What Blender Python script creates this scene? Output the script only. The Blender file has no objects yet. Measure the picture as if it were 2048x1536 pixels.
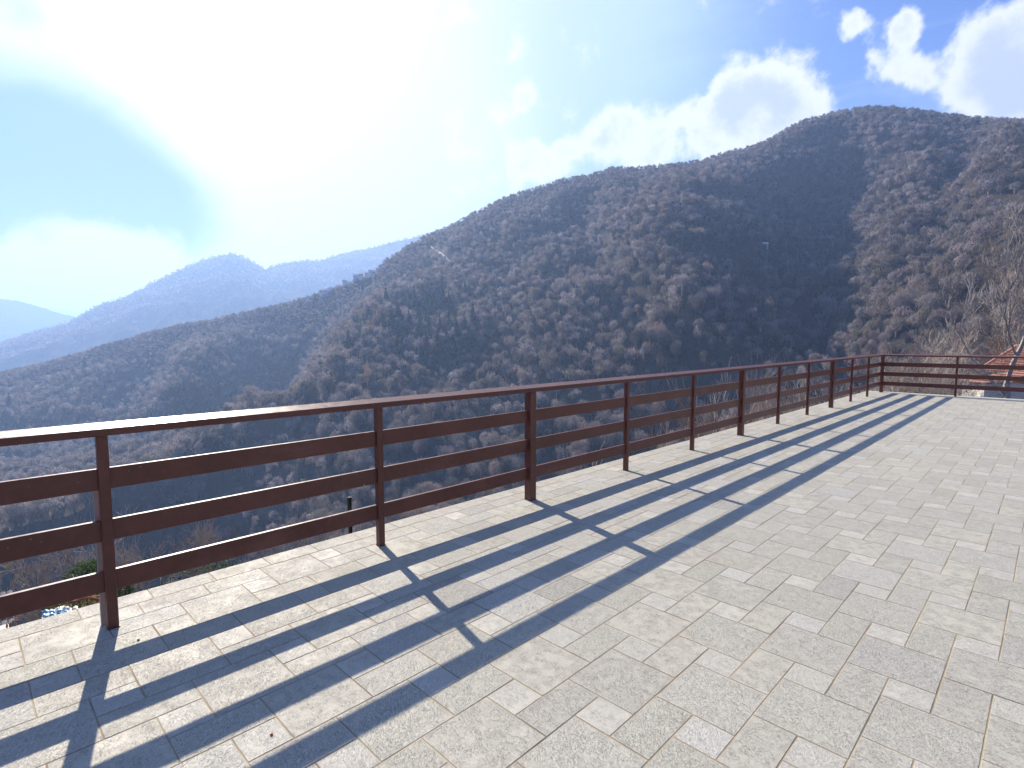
import bpy, bmesh, math, random
import numpy as np
from mathutils import Vector, Matrix
R = math.radians
scene = bpy.context.scene

# ------------------------------------------------------------------ camera
F, PITCH, ROLL, YAW = 1099.28, 0.0818713, -0.00110408, -0.7801209   # focal length for a 2048 px wide frame
EYE = 1.4

def direction(px, py):
    """unit world direction seen at a point of the 2048 x 1536 photograph"""
    u = (px-1024)/F; v = (py-768)/F
    cr, sr = math.cos(ROLL), math.sin(ROLL)
    u, v = u*cr+v*sr, -u*sr+v*cr
    cp, sp = math.cos(PITCH), math.sin(PITCH)
    y, z = cp-v*sp, -sp-v*cp
    cy, sy = math.cos(YAW), math.sin(YAW)
    return Vector((u*cy+y*sy, -u*sy+y*cy, z)).normalized()

def az_el(px, py):
    d = direction(px, py)
    return math.atan2(d.x, d.y), math.atan2(d.z, math.hypot(d.x, d.y))

cam_data = bpy.data.cameras.new("camera")
cam_data.sensor_width = 36.0
cam_data.lens = F/2048*36.0
cam_data.clip_start = 0.05
cam_data.clip_end = 40000
cam = bpy.data.objects.new("camera", cam_data)
scene.collection.objects.link(cam)
fw = direction(1024, 768)
rt = (direction(1025, 768)-direction(1023, 768)).normalized()
upv = rt.cross(fw)
cam.matrix_world = Matrix(((rt.x, upv.x, -fw.x, 0), (rt.y, upv.y, -fw.y, 0), (rt.z, upv.z, -fw.z, EYE), (0, 0, 0, 1)))
scene.camera = cam

# ------------------------------------------------------------------ light
SUN_AZ, SUN_EL = R(-75.8), R(32.6)
to_sun = Vector((math.sin(SUN_AZ)*math.cos(SUN_EL), math.cos(SUN_AZ)*math.cos(SUN_EL), math.sin(SUN_EL)))
sd = bpy.data.lights.new("sun", 'SUN')
sd.energy = 5.0
sd.angle = R(0.53)
sd.color = (1.0, 0.90, 0.77)
sun = bpy.data.objects.new("sun", sd)
scene.collection.objects.link(sun)
sun.rotation_mode = 'QUATERNION'
sun.rotation_quaternion = to_sun.to_track_quat('Z', 'Y')

scene.view_settings.view_transform = 'Standard'
scene.view_settings.look = 'None'
scene.view_settings.exposure = 1.0
scene.view_settings.gamma = 1.0
scene.cycles.use_denoising = True
scene.cycles.max_bounces = 6
scene.cycles.volume_bounces = 1
scene.cycles.diffuse_bounces = 3
scene.cycles.glossy_bounces = 2
scene.cycles.sample_clamp_indirect = 6.0

# ------------------------------------------------------------------ node helper
class NT:
    def __init__(s, tree): s.t = tree
    def n(s, kind, **kw):
        nd = s.t.nodes.new(kind)
        for k, v in kw.items():
            if k == 'ins':
                for kk, vv in v.items():
                    if isinstance(vv, bpy.types.NodeSocket): s.t.links.new(vv, nd.inputs[kk])
                    else: nd.inputs[kk].default_value = vv
            else: setattr(nd, k, v)
        return nd
    def math(s, op, a, b=None, c=None, clamp=False):
        nd = s.t.nodes.new('ShaderNodeMath'); nd.operation = op; nd.use_clamp = clamp
        for i, v in enumerate((a, b, c)):
            if v is None: continue
            if isinstance(v, bpy.types.NodeSocket): s.t.links.new(v, nd.inputs[i])
            else: nd.inputs[i].default_value = v
        return nd.outputs[0]
    def ramp(s, fac, stops, interp='LINEAR'):
        nd = s.t.nodes.new('ShaderNodeValToRGB'); nd.color_ramp.interpolation = interp
        el = nd.color_ramp.elements
        while len(el) < len(stops): el.new(0.5)
        for e, (p, c) in zip(el, stops):
            e.position = p; e.color = (c[0], c[1], c[2], 1) if not isinstance(c, (int, float)) else (c, c, c, 1)
        s.t.links.new(fac, nd.inputs[0])
        return nd.outputs[0]
    def mix(s, fac, a, b, mode='MIX'):
        nd = s.t.nodes.new('ShaderNodeMix'); nd.data_type = 'RGBA'; nd.blend_type = mode
        for i, v in ((0, fac), (6, a), (7, b)):
            if isinstance(v, bpy.types.NodeSocket): s.t.links.new(v, nd.inputs[i])
            else: nd.inputs[i].default_value = v if i == 0 else (v[0], v[1], v[2], 1)
        return nd.outputs[2]
    def sstep(s, x, lo, hi):
        nd = s.t.nodes.new('ShaderNodeMapRange'); nd.interpolation_type = 'SMOOTHSTEP'
        s.t.links.new(x, nd.inputs[0]); nd.inputs[1].default_value = lo; nd.inputs[2].default_value = hi
        return nd.outputs[0]
    def noise(s, vec, scale, detail=3, rough=0.5, dist=0.0):
        nd = s.n('ShaderNodeTexNoise'); nd.inputs['Scale'].default_value = scale; nd.inputs['Detail'].default_value = detail
        nd.inputs['Roughness'].default_value = rough; nd.inputs['Distortion'].default_value = dist
        if vec is not None: s.t.links.new(vec, nd.inputs['Vector'])
        return nd

# ------------------------------------------------------------------ sky
world = bpy.data.worlds.new("World")
scene.world = world
world.use_nodes = True
world.node_tree.nodes.clear()
W = NT(world.node_tree)
wout = W.n('ShaderNodeOutputWorld')
bg = W.n('ShaderNodeBackground')
W.t.links.new(bg.outputs[0], wout.inputs[0])
sky = W.n('ShaderNodeTexSky')
sky.sky_type = 'NISHITA'; sky.sun_disc = False
sky.sun_elevation = SUN_EL; sky.sun_rotation = SUN_AZ
sky.altitude = 600; sky.air_density = 1.0; sky.dust_density = 0.6; sky.ozone_density = 2.0
tc = W.n('ShaderNodeTexCoord').outputs['Generated']
skyc = W.mix(1.0, sky.outputs[0], (0.058, 0.068, 0.102), 'MULTIPLY')
def cloud_field(blobs, vec):
    """sum of soft lobes round given directions: (px, py, radius in px, weight)"""
    tot = None
    for (px, py, rad, wgt) in blobs:
        d = direction(px, py)
        c = max(0.25, (d.dot(fw)))                       # angular size of a pixel shrinks away from the axis
        dist = W.n('ShaderNodeVectorMath', operation='DISTANCE', ins={0: vec, 1: d}).outputs['Value']
        mr = W.n('ShaderNodeMapRange', interpolation_type='SMOOTHSTEP', ins={0: dist, 1: 0.0, 2: rad*c/F*1.25, 3: wgt, 4: 0.0}).outputs[0]
        tot = mr if tot is None else W.math('ADD', tot, mr)
    return tot
nz1 = W.noise(tc, 5.0, 6, 0.62, 0.3)
nz2 = W.noise(tc, 17.0, 5, 0.6, 0.2)
nz3 = W.noise(tc, 2.2, 3, 0.5)
wob = W.n('ShaderNodeVectorMath', operation='SUBTRACT', ins={0: nz1.outputs['Color'], 1: (0.5, 0.5, 0.5)}).outputs[0]
wob = W.n('ShaderNodeVectorMath', operation='SCALE', ins={0: wob, 'Scale': 0.085}).outputs[0]
wv = W.n('ShaderNodeVectorMath', operation='ADD', ins={0: tc, 1: wob}).outputs[0]
# crisp cumulus on the right half
cum = cloud_field([(1500, 200, 95, 1.2), (1420, 225, 70, 1.0), (1585, 195, 75, 1.1), (1320, 265, 75, 0.9), (1235, 250, 55, 1.1), (1200, 290, 50, 0.8), (1390, 300, 90, 0.7), (1500, 285, 110, 0.8), (1640, 245, 60, 0.7), (1280, 310, 60, 0.7),
                   (1765, 130, 62, 1.15), (1705, 50, 38, 1.0), (1800, 42, 42, 1.2), (1840, 150, 48, 0.8), (1960, 120, 75, 1.0), (2030, 60, 80, 1.0), (1980, 180, 75, 1.0), (1905, 185, 50, 0.7), (2050, 215, 80, 1.0), (1930, 40, 40, 0.5),
                   (1045, 185, 42, 1.0), (1000, 215, 50, 0.7), (925, 265, 60, 0.7), (1090, 330, 70, 0.8), (1140, 290, 35, 0.7), (1020, 350, 90, 0.7), (1650, 8, 40, 0.6), (2150, 150, 130, 1.1), (2300, 0, 250, 1.0)], wv)
edge = W.math('ADD', cum, W.math('ADD', W.math('MULTIPLY', W.math('SUBTRACT', nz2.outputs[0], 0.5), 2.1), W.math('MULTIPLY', W.math('SUBTRACT', nz1.outputs[0], 0.5), 1.7)))
cum_m = W.sstep(edge, 0.22, 0.80)
core = W.math('MULTIPLY', W.sstep(W.math('ADD', edge, W.math('MULTIPLY', W.math('SUBTRACT', W.noise(tc, 30.0, 5, 0.65).outputs[0], 0.5), 1.6)), 0.7, 1.8), 0.8)
# thin bright veil round the sun, the big dark cloud at the left with its lit rim
veil = cloud_field([(430, -60, 640, 0.75), (600, 330, 430, 0.70), (760, 480, 330, 0.5), (60, 90, 260, 0.55), (980, 330, 200, 0.35), (700, 100, 460, 0.5), (980, 60, 420, 0.35)], wv)
veil_m = W.sstep(W.math('ADD', veil, W.math('MULTIPLY', W.math('SUBTRACT', nz3.outputs[0], 0.5), 0.7)), 0.0, 1.25)
dark = cloud_field([(40, 390, 330, 1.2), (220, 400, 230, 0.85), (-200, 380, 400, 1.0), (330, 470, 150, 0.55), (60, 480, 220, 0.5), (120, 10, 130, 0.5), (20, 0, 70, 0.5)], wv)
dark_m = W.sstep(W.math('ADD', dark, W.math('MULTIPLY', W.math('SUBTRACT', nz1.outputs[0], 0.5), 1.0)), 0.12, 1.35)
low = cloud_field([(120, 560, 170, 0.9), (240, 530, 120, 0.7), (20, 545, 90, 0.6), (330, 560, 150, 0.6)], wv)
low_m = W.sstep(W.math('ADD', low, W.math('MULTIPLY', W.math('SUBTRACT', nz2.outputs[0], 0.5), 0.9)), 0.30, 0.8)
wisp = W.noise(W.n('ShaderNodeMapping', ins={0: tc, 2: (0.2, 0.3, 0.9), 3: (1.0, 3.2, 5.0)}).outputs[0], 2.6, 6, 0.6, 0.6)
wisp_m = W.math('MULTIPLY', W.sstep(wisp.outputs[0], 0.5, 0.78), 0.55)
col = W.mix(wisp_m, skyc, (0.30, 0.37, 0.46))
thin = W.sstep(W.math('ADD', cloud_field([(1100, 20, 520, 0.6), (1000, 200, 420, 0.6), (1350, 60, 350, 0.3)], wv), W.math('MULTIPLY', W.math('SUBTRACT', wisp.outputs[0], 0.5), 0.5)), 0.0, 1.1)
col = W.mix(thin, col, (0.30, 0.40, 0.47))
col = W.mix(veil_m, col, (0.45, 0.50, 0.51))
cumc = W.mix(core, (0.52, 0.54, 0.56), (0.30, 0.35, 0.47))
col = W.mix(cum_m, col, cumc)
col = W.mix(dark_m, col, (0.145, 0.245, 0.30))
col = W.mix(low_m, col, (0.46, 0.48, 0.48))
sung = W.n('ShaderNodeVectorMath', operation='DISTANCE', ins={0: tc, 1: to_sun}).outputs['Value']
gl = W.math('MULTIPLY', W.math('POWER', W.n('ShaderNodeMapRange', interpolation_type='SMOOTHSTEP', ins={0: sung, 1: 0.0, 2: 0.60, 3: 1.0, 4: 0.0}).outputs[0], 2.0), 0.4)
gl = W.math('MULTIPLY', gl, W.math('SUBTRACT', 1.0, W.math('MULTIPLY', dark_m, 0.8)))
glc = W.n('ShaderNodeVectorMath', operation='SCALE', ins={0: (1.0, 0.98, 0.94), 'Scale': gl}).outputs[0]
col = W.mix(1.0, col, glc, 'ADD')
W.t.links.new(col, bg.inputs[0])
bg.inputs[1].default_value = 1.0
world.cycles.sampling_method = 'MANUAL'
world.cycles.sample_map_resolution = 1024

# ------------------------------------------------------------------ object helpers
COL = scene.collection
def put(name, me, mat=None, parent=None, loc=None):
    o = bpy.data.objects.new(name, me)
    COL.objects.link(o)
    if mat is not None and me is not None:
        for m in (mat if isinstance(mat, (list, tuple)) else [mat]): me.materials.append(m)
    if parent is not None: o.parent = parent
    if loc is not None: o.location = loc
    return o
def tag(o, label=None, cat=None, group=None, kind=None):
    if label: o['label'] = label
    if cat: o['category'] = cat
    if group: o['group'] = group
    if kind: o['kind'] = kind
    return o
def root(name, loc, rz=0.0):
    o = bpy.data.objects.new(name, None); COL.objects.link(o)
    o.location = loc; o.rotation_euler = (0, 0, rz); o.empty_display_size = 0.2
    return o
def copy_tree(o, parent=None):
    c = o.copy(); COL.objects.link(c)
    if parent is not None: c.parent = parent
    for ch in list(o.children): copy_tree(ch, c)
    return c
class MB:
    """collects boxes, tubes and faces into one mesh"""
    def __init__(s): s.v = []; s.f = []; s.mi = []
    def face(s, pts, mi=0):
        b = len(s.v); s.v += [tuple(p) for p in pts]; s.f.append(tuple(range(b, b+len(pts)))); s.mi.append(mi)
    def box(s, x0, x1, y0, y1, z0, z1, bev=0.0, mi=0):
        b = len(s.v)
        if bev <= 0:
            s.v += [(x, y, z) for z in (z0, z1) for x, y in ((x0, y0), (x1, y0), (x1, y1), (x0, y1))]
            fs = [(3, 2, 1, 0), (4, 5, 6, 7), (0, 1, 5, 4), (1, 2, 6, 5), (2, 3, 7, 6), (3, 0, 4, 7)]
            s.f += [tuple(b+i for i in f) for f in fs]; s.mi += [mi]*6; return
        # chamfered box: three vertices at each corner
        idx = {}
        for ix, X in enumerate((x0, x1)):
            for iy, Y in enumerate((y0, y1)):
                for iz, Z in enumerate((z0, z1)):
                    sx, sy, sz = (1 if ix == 0 else -1), (1 if iy == 0 else -1), (1 if iz == 0 else -1)
                    idx[ix, iy, iz, 0] = len(s.v); s.v.append((X, Y+sy*bev, Z+sz*bev))
                    idx[ix, iy, iz, 1] = len(s.v); s.v.append((X+sx*bev, Y, Z+sz*bev))
                    idx[ix, iy, iz, 2] = len(s.v); s.v.append((X+sx*bev, Y+sy*bev, Z))
        def q(*k, flip=False):
            t = [idx[a] for a in k]
            s.f.append(tuple(reversed(t)) if flip else tuple(t)); s.mi.append(mi)
        for i in (0, 1):
            q((i,0,0,0),(i,1,0,0),(i,1,1,0),(i,0,1,0), flip=(i == 0))
            q((0,i,0,1),(1,i,0,1),(1,i,1,1),(0,i,1,1), flip=(i == 1))
            q((0,0,i,2),(1,0,i,2),(1,1,i,2),(0,1,i,2), flip=(i == 0))
        for i in (0, 1):
            for j in (0, 1):
                q((i,j,0,0),(i,j,0,1),(i,j,1,1),(i,j,1,0), flip=(i == j))
                q((i,0,j,0),(i,0,j,2),(i,1,j,2),(i,1,j,0), flip=(i != j))
                q((0,i,j,1),(0,i,j,2),(1,i,j,2),(1,i,j,1), flip=(i == j))
                for k in (0, 1):
                    q((i,j,k,0),(i,j,k,1),(i,j,k,2), flip=((i+j+k) % 2 == 0))
    def tube(s, pts, rads, n=5, mi=0, cap=True):
        pts = [Vector(p) for p in pts]
        rings = []
        for i, p in enumerate(pts):
            d = (pts[min(i+1, len(pts)-1)]-pts[max(i-1, 0)]).normalized()
            a = d.orthogonal().normalized() if i == 0 else (a - d*a.dot(d)).normalized()
            bb = d.cross(a)
            r = rads[i] if isinstance(rads, (list, tuple)) else rads
            rings.append(len(s.v))
            for k in range(n):
                t = 2*math.pi*k/n
                s.v.append(tuple(p+(a*math.cos(t)+bb*math.sin(t))*r))
        for i in range(len(pts)-1):
            for k in range(n):
                k2 = (k+1) % n
                s.f.append((rings[i]+k, rings[i]+k2, rings[i+1]+k2, rings[i+1]+k)); s.mi.append(mi)
        if cap:
            s.f.append(tuple(rings[0]+k for k in reversed(range(n)))); s.f.append(tuple(rings[-1]+k for k in range(n))); s.mi += [mi, mi]
    def mesh(s, name, smooth=False):
        me = bpy.data.meshes.new(name)
        me.from_pydata(s.v, [], s.f); me.update()
        if any(s.mi): me.polygons.foreach_set('material_index', s.mi)
        if smooth: me.polygons.foreach_set('use_smooth', [True]*len(me.polygons))
        return me
def tri_mesh(name, verts, tris, attrs=None):
    """numpy arrays -> mesh; attrs: per-face float attributes"""
    me = bpy.data.meshes.new(name)
    nv, nf = len(verts), len(tris); k = tris.shape[1]
    me.vertices.add(nv); me.vertices.foreach_set('co', np.ascontiguousarray(verts, dtype=np.float32).ravel())
    me.loops.add(nf*k); me.loops.foreach_set('vertex_index', np.ascontiguousarray(tris, dtype=np.int32).ravel())
    me.polygons.add(nf)
    me.polygons.foreach_set('loop_start', np.arange(0, nf*k, k, dtype=np.int32))
    for an, av in (attrs or {}).items():
        a = me.attributes.new(an, 'FLOAT', 'FACE'); a.data.foreach_set('value', av.astype(np.float32))
    me.update(calc_edges=True)
    return me
def material(name):
    m = bpy.data.materials.new(name); m.use_nodes = True; m.node_tree.nodes.clear()
    t = NT(m.node_tree); out = t.n('ShaderNodeOutputMaterial'); b = t.n('ShaderNodeBsdfPrincipled')
    t.t.links.new(b.outputs[0], out.inputs[0])
    return m, t, b
def link(t, a, b): t.t.links.new(a, b)

# ------------------------------------------------------------------ numpy noise
_rs = np.random.RandomState(7)
_perm = _rs.permutation(256); _perm = np.r_[_perm, _perm]
_gr = _rs.rand(256)*2*np.pi; _gx, _gy = np.cos(_gr), np.sin(_gr)
def perlin(x, y):
    xi = np.floor(x).astype(int); yi = np.floor(y).astype(int)
    xf, yf = x-xi, y-yi; xi &= 255; yi &= 255
    u = xf*xf*xf*(xf*(xf*6-15)+10); v = yf*yf*yf*(yf*(yf*6-15)+10)
    def g(a, b, dx, dy):
        h = _perm[_perm[a & 255]+(b & 255)]
        return _gx[h]*dx+_gy[h]*dy
    n00, n10 = g(xi, yi, xf, yf), g(xi+1, yi, xf-1, yf)
    n01, n11 = g(xi, yi+1, xf, yf-1), g(xi+1, yi+1, xf-1, yf-1)
    return 1.5*((n00*(1-u)+n10*u)*(1-v)+(n01*(1-u)+n11*u)*v)
def fbm(x, y, octv=4, gain=0.5):
    t = 0; a = 1
    for i in range(octv):
        t = t+a*perlin(x+17.3*i, y-9.1*i); x = x*2.03; y = y*2.03; a *= gain
    return t
def ridged(x, y, octv=3):
    t = 0; a = 1
    for i in range(octv):
        t = t+a*(1-2*np.abs(perlin(x+5.1*i, y+3.7*i))); x = x*2.1; y = y*2.1; a *= 0.5
    return t
def interp(x, pts):
    p = np.array(pts, float); return np.interp(x, p[:, 0], p[:, 1])

# ------------------------------------------------------------------ terrain
# tables are indexed by the azimuth of photograph columns; heights are relative to the eye
def az_of(px): return az_el(px, 690)[0]
def ridge_table(pts):
    """(column, row, distance[, drop]) -> azimuth, distance, height"""
    A, D, Z = [], [], []
    for t in pts:
        a, e = az_el(t[0], t[1])
        A.append(a); D.append(t[2]); Z.append(t[2]*math.tan(e)-(t[3] if len(t) > 3 else 0))
    return np.array(A), np.array(D), np.array(Z)
T = 5.0   # tree height taken off the crest lines
CREST = ridge_table([(-600, 800, 1400, T), (-300, 775, 1400, T), (0, 742, 1400, T), (100, 722, 1350, T), (200, 692, 1300, T), (280, 668, 1250, T), (350, 650, 1220, T), (430, 635, 1180, T),
    (500, 620, 1150, T), (560, 606, 1120, T), (620, 592, 1080, T), (680, 570, 1050, T), (735, 547, 1020, T), (755, 534, 1000, T), (765, 520, 1000, T), (800, 498, 1000, T), (850, 472, 1000, T), (880, 457, 990, T),
    (940, 427, 980, T), (1000, 399, 970, T), (1060, 377, 960, T), (1120, 357, 950, T), (1180, 348, 950, T), (1225, 332, 950, T), (1300, 331, 950, T), (1400, 317, 960, T), (1440, 309, 970, T), (1500, 292, 980, T),
    (1560, 263, 1000, T), (1600, 241, 1020, T), (1660, 222, 1050, T), (1720, 213, 1060, T), (1800, 215, 1050, T), (1870, 223, 1030, T), (1960, 234, 1000, T), (2048, 240, 950, T), (2500, 300, 850, T)])
SHOULDER = ridge_table([(-600, 1350, 470), (-300, 1250, 470), (0, 1110, 470), (300, 975, 500), (380, 925, 520), (440, 885, 560), (530, 805, 600), (600, 742, 640), (700, 668, 690), (760, 624, 730), (860, 578, 780),
    (1000, 555, 715), (1200, 580, 630), (1400, 600, 545), (1600, 600, 480), (1750, 545, 500), (1900, 480, 520), (2048, 470, 480), (2500, 500, 450)])
DIP = [(-600, 60), (0, 70), (300, 95), (440, 100), (600, 90), (700, 70), (760, 50), (860, 18), (950, 0), (2500, 0)]
VAL = [(-600, 440, -265), (0, 420, -250), (300, 430, -240), (500, 350, -172), (700, 310, -135), (860, 300, -122), (1100, 300, -125), (1400, 310, -135), (1600, 290, -125), (1750, 250, -100), (1900, 215, -80), (2048, 200, -70), (2500, 190, -60)]
NEAR = {  # ground below the terrace: column -> heights at the given distances
    'r': [3, 10, 20, 40, 80, 150],
    'c': [(-600, [-4.2, -6.5, -10.5, -19, -41, -84]), (300, [-4.2, -6.5, -10.8, -20, -42, -82]), (1000, [-4.0, -5.6, -10, -19, -40, -78]), (1400, [-3.6, -4.4, -7.5, -15, -32, -62]),
          (1700, [-3.6, -3.9, -4.6, -9.5, -22, -46]), (1850, [-3.6, -3.8, -4.4, -7.0, -13, -38]), (2048, [-3.6, -3.8, -4.3, -6.0, -9.5, -34]), (2500, [-3.6, -3.8, -4.2, -5.5, -8.5, -30])]}
GULLY = [  # ravines and spurs running down the face: (column, row) lines, depth (m, + = ravine), half width (rad)
    ([(1640, 235), (1650, 340), (1660, 430), (1600, 520), (1640, 600), (1760, 690), (1800, 760)], 85, 0.095),
    ([(1400, 305), (1370, 400), (1330, 480), (1290, 560), (1330, 650), (1400, 760)], -40, 0.09),
    ([(1180, 350), (1170, 470), (1230, 580), (1300, 700), (1330, 780)], 16, 0.040),
    ([(1530, 520), (1560, 580), (1640, 660), (1700, 740)], -20, 0.035),
    ([(1960, 225), (1900, 330), (1880, 450), (1850, 560), (1860, 640)], 24, 0.035),
    ([(960, 410), (1000, 520), (1010, 640), (1040, 780)], 14, 0.040),
    ([(820, 480), (760, 600), (700, 700), (640, 800)], -12, 0.035),
    ([(500, 620), (420, 720), (340, 830)], -30, 0.05), ([(300, 660), (250, 760), (200, 850)], 28, 0.05), ([(640, 590), (600, 640), (560, 760)], 26, 0.04)]
def terrain_rel(phi, r):
    """ground height relative to the eye at azimuth phi and distance r (arrays of one shape)"""
    shp = phi.shape; phi = phi.ravel(); r = r.ravel()
    colaz = lambda tab: np.array([az_of(t[0]) for t in tab])
    cr_d = np.interp(phi, CREST[0], CREST[1]); cr_z = np.interp(phi, CREST[0], CREST[2])
    sh_d = np.interp(phi, SHOULDER[0], SHOULDER[1]); sh_z = np.interp(phi, SHOULDER[0], SHOULDER[2])
    va = colaz(VAL); vd = np.interp(phi, va, [t[1] for t in VAL]); vz = np.interp(phi, va, [t[2] for t in VAL])
    dip = np.interp(phi, colaz(DIP), [t[1] for t in DIP])
    na = colaz(NEAR['c'])
    R_, Z_ = [], []
    for i, rr in enumerate(NEAR['r']):
        R_.append(np.full(phi.shape, float(rr))); Z_.append(np.interp(phi, na, [c[1][i] for c in NEAR['c']]))
    R_.append(vd); Z_.append(vz)
    R_.append(vd*1.12); Z_.append(vz+2)
    R_.append(sh_d); Z_.append(sh_z)
    # behind the shoulder a dip, then up to the crest
    fr = np.interp(phi, [az_of(0), az_of(760), az_of(950)], [0.5, 0.5, 0.28]); dr = sh_d+(cr_d-sh_d)*fr
    R_.append(dr); Z_.append(sh_z+(cr_z-sh_z)*fr-dip)
    R_.append(cr_d); Z_.append(cr_z)
    R_.append(cr_d+60); Z_.append(cr_z-18)
    R_.append(cr_d+450); Z_.append(cr_z-220)
    R_.append(cr_d+3000); Z_.append(cr_z*0-330)
    R_ = np.array(R_); Z_ = np.array(Z_)
    z = np.zeros(phi.shape)
    lr = r
    for i in range(len(R_)-1):
        a, b = R_[i], R_[i+1]
        m = (lr >= a) & (lr < b)
        t = np.clip((lr-a)/(b-a), 0, 1)
        ts = t
        z = np.where(m, Z_[i]*(1-ts)+Z_[i+1]*ts, z)
    z = np.where(lr < R_[0], Z_[0], z); z = np.where(lr >= R_[-1], Z_[-1], z)
    x, y = r*np.sin(phi), r*np.cos(phi)
    face = np.clip((r-vd)/(60.0), 0, 1)
    crest = np.exp(-((r-cr_d)/70.0)**2)
    amp = np.clip((r-70)/200.0, 0, 1)*(1-0.93*crest)
    inv = 1.0
    z = z+amp*(13*ridged(x/230.0, y/230.0, 3)-4+5*fbm(x/70.0, y/70.0, 3))
    z = z+np.clip((r-18)/60, 0, 1)*np.clip(1-r/300, 0, 1)*1.6*fbm(x/14.0, y/14.0, 3)
    # ravines: find the column of the line at the elevation of each point
    el = np.arctan2(z, r)
    for line, dep, wid in GULLY:
        ae = np.array([az_el(*q) for q in line]); o = np.argsort(ae[:, 1])
        pc = np.interp(el, ae[o, 1], ae[o, 0])
        lo, hi = ae[:, 1].min(), ae[:, 1].max()
        w = np.clip((el-lo)/0.05+1, 0, 1)*np.clip((hi-el)/0.05+1, 0, 1)
        z = z-dep*w*np.exp(-((phi-pc)/wid)**2)*face*(1-crest)*np.clip(r/700, 0.3, 1.2)*np.clip((cr_d-r)/200, 0, 1)
    return z.reshape(shp)
def ground_z(x, y):
    """world height of the ground (terrace floor is z = 0)"""
    x = np.atleast_1d(np.asarray(x, float)); y = np.atleast_1d(np.asarray(y, float))
    return terrain_rel(np.arctan2(x, y), np.hypot(x, y))+EYE
AZ0, AZ1 = az_of(-520), az_of(2560)
PHI = np.unique(np.concatenate([np.arange(AZ0, AZ1, 0.0019), np.linspace(AZ1, AZ0+2*math.pi, 90)]))
RAD = np.concatenate([np.geomspace(2.5, 60, 60, endpoint=False), np.arange(60, 1500, 5.0), np.geomspace(1500, 3600, 14)])
PH, RR = np.meshgrid(PHI, RAD, indexing='ij')
phw = (PH+math.pi) % (2*math.pi)-math.pi
# out of view the slope blends between the two ends of the tables
mid = (AZ0+AZ1)/2+math.pi
back = (PH > AZ1)
tt = np.clip((PH-AZ1)/(AZ0+2*math.pi-AZ1), 0, 1)
ZZ = terrain_rel(np.where(back, AZ1, PH), RR)
ZB = terrain_rel(np.where(back, AZ0, PH), RR)
ZZ = np.where(back, ZZ*(1-tt)+ZB*tt, ZZ)
# behind the house side the hill rises gently instead
behind = np.where(back, np.sin(np.clip(tt, 0, 1)*math.pi), 0)
ZZ = ZZ*(1-behind)+behind*(-4+0.16*RR)*(RR < 1500)+behind*(-4+0.16*1500)*(RR >= 1500)
# the wood on the slope: lumps keep the far skyline uneven
XX, YY = RR*np.sin(PH), RR*np.cos(PH)
nphi, nr = PH.shape
vid = np.arange(nphi*nr).reshape(nphi, nr)
a = vid; nx = np.roll(vid, -1, axis=0)
quads = np.stack([a[:, :-1], nx[:, :-1], nx[:, 1:], a[:, 1:]], -1).reshape(-1, 4)[:, ::-1]
verts = np.stack([XX, YY, ZZ+EYE], -1).reshape(-1, 3)

gm, g, gb = material('leaf_litter')
geo = g.n('ShaderNodeNewGeometry').outputs['Position']
n1 = g.noise(geo, 0.02, 5, 0.6); n2 = g.noise(geo, 0.35, 4, 0.65)
c1 = g.ramp(n1.outputs[0], [(0.3, (0.038, 0.030, 0.024)), (0.55, (0.052, 0.041, 0.031)), (0.75, (0.038, 0.036, 0.024))])
c2 = g.ramp(n2.outputs[0], [(0.3, 0.45), (0.7, 1.35)])
link(g, g.mix(1.0, c1, c2, 'MULTIPLY'), gb.inputs['Base Color'])
gb.inputs['Roughness'].default_value = 0.95; gb.inputs['Specular IOR Level'].default_value = 0.1
bmp = g.n('ShaderNodeBump', ins={'Height': n2.outputs[0], 'Strength': 0.8, 'Distance': 1.2}); link(g, bmp.outputs[0], gb.inputs['Normal'])
me = tri_mesh('terrain', verts, quads); me.polygons.foreach_set('use_smooth', [True]*len(me.polygons))
terrain = tag(put('terrain', me, gm), kind='structure')

# distant ridges, each a hill of its own depth
def hill(name, pts, near, base, span, lump, mat, seed):
    A, D, Z = ridge_table(pts)
    ph = np.arange(A[0], A[-1], 0.0012 if lump < 12 else 0.0022)
    d = np.interp(ph, A, D); z = np.interp(ph, A, Z)
    rows = []
    S = np.r_[np.linspace(0, 1, 90), 1.0+np.linspace(0.03, 0.5, 14)]
    for s in S:
        r = near+(d-near)*s if True else 0
        x, y = r*np.sin(ph), r*np.cos(ph)
        if s <= 1: zz = base+(z-base)*(s**0.9)
        else: zz = z-(s-1)*(z-base)*1.6
        k = math.sin(min(s, 1)*math.pi)
        zz = zz+k*(span*ridged(x/(span*9)+seed, y/(span*9), 4)-span*0.3)+lump*0.35*fbm(x/lump/1.2+seed, y/lump/1.2, 3)*(0.4+0.6*min(s, 1))
        rows.append(np.stack([x, y, zz+EYE], -1))
    V = np.array(rows); ns, npn = V.shape[:2]
    vid = np.arange(ns*npn).reshape(ns, npn)
    q = np.stack([vid[:-1, :-1], vid[1:, :-1], vid[1:, 1:], vid[:-1, 1:]], -1).reshape(-1, 4)
    m = tri_mesh(name, V.reshape(-1, 3), q); m.polygons.foreach_set('use_smooth', [True]*len(m.polygons))
    o = tag(put(name, m, mat), kind='structure')
    return A, D, Z, near, base, V
hm, h, hb = material('distant_wood')
geo = h.n('ShaderNodeNewGeometry').outputs['Position']
n1 = h.noise(geo, 0.006, 6, 0.65); n2 = h.noise(geo, 0.05, 4, 0.7)
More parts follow.
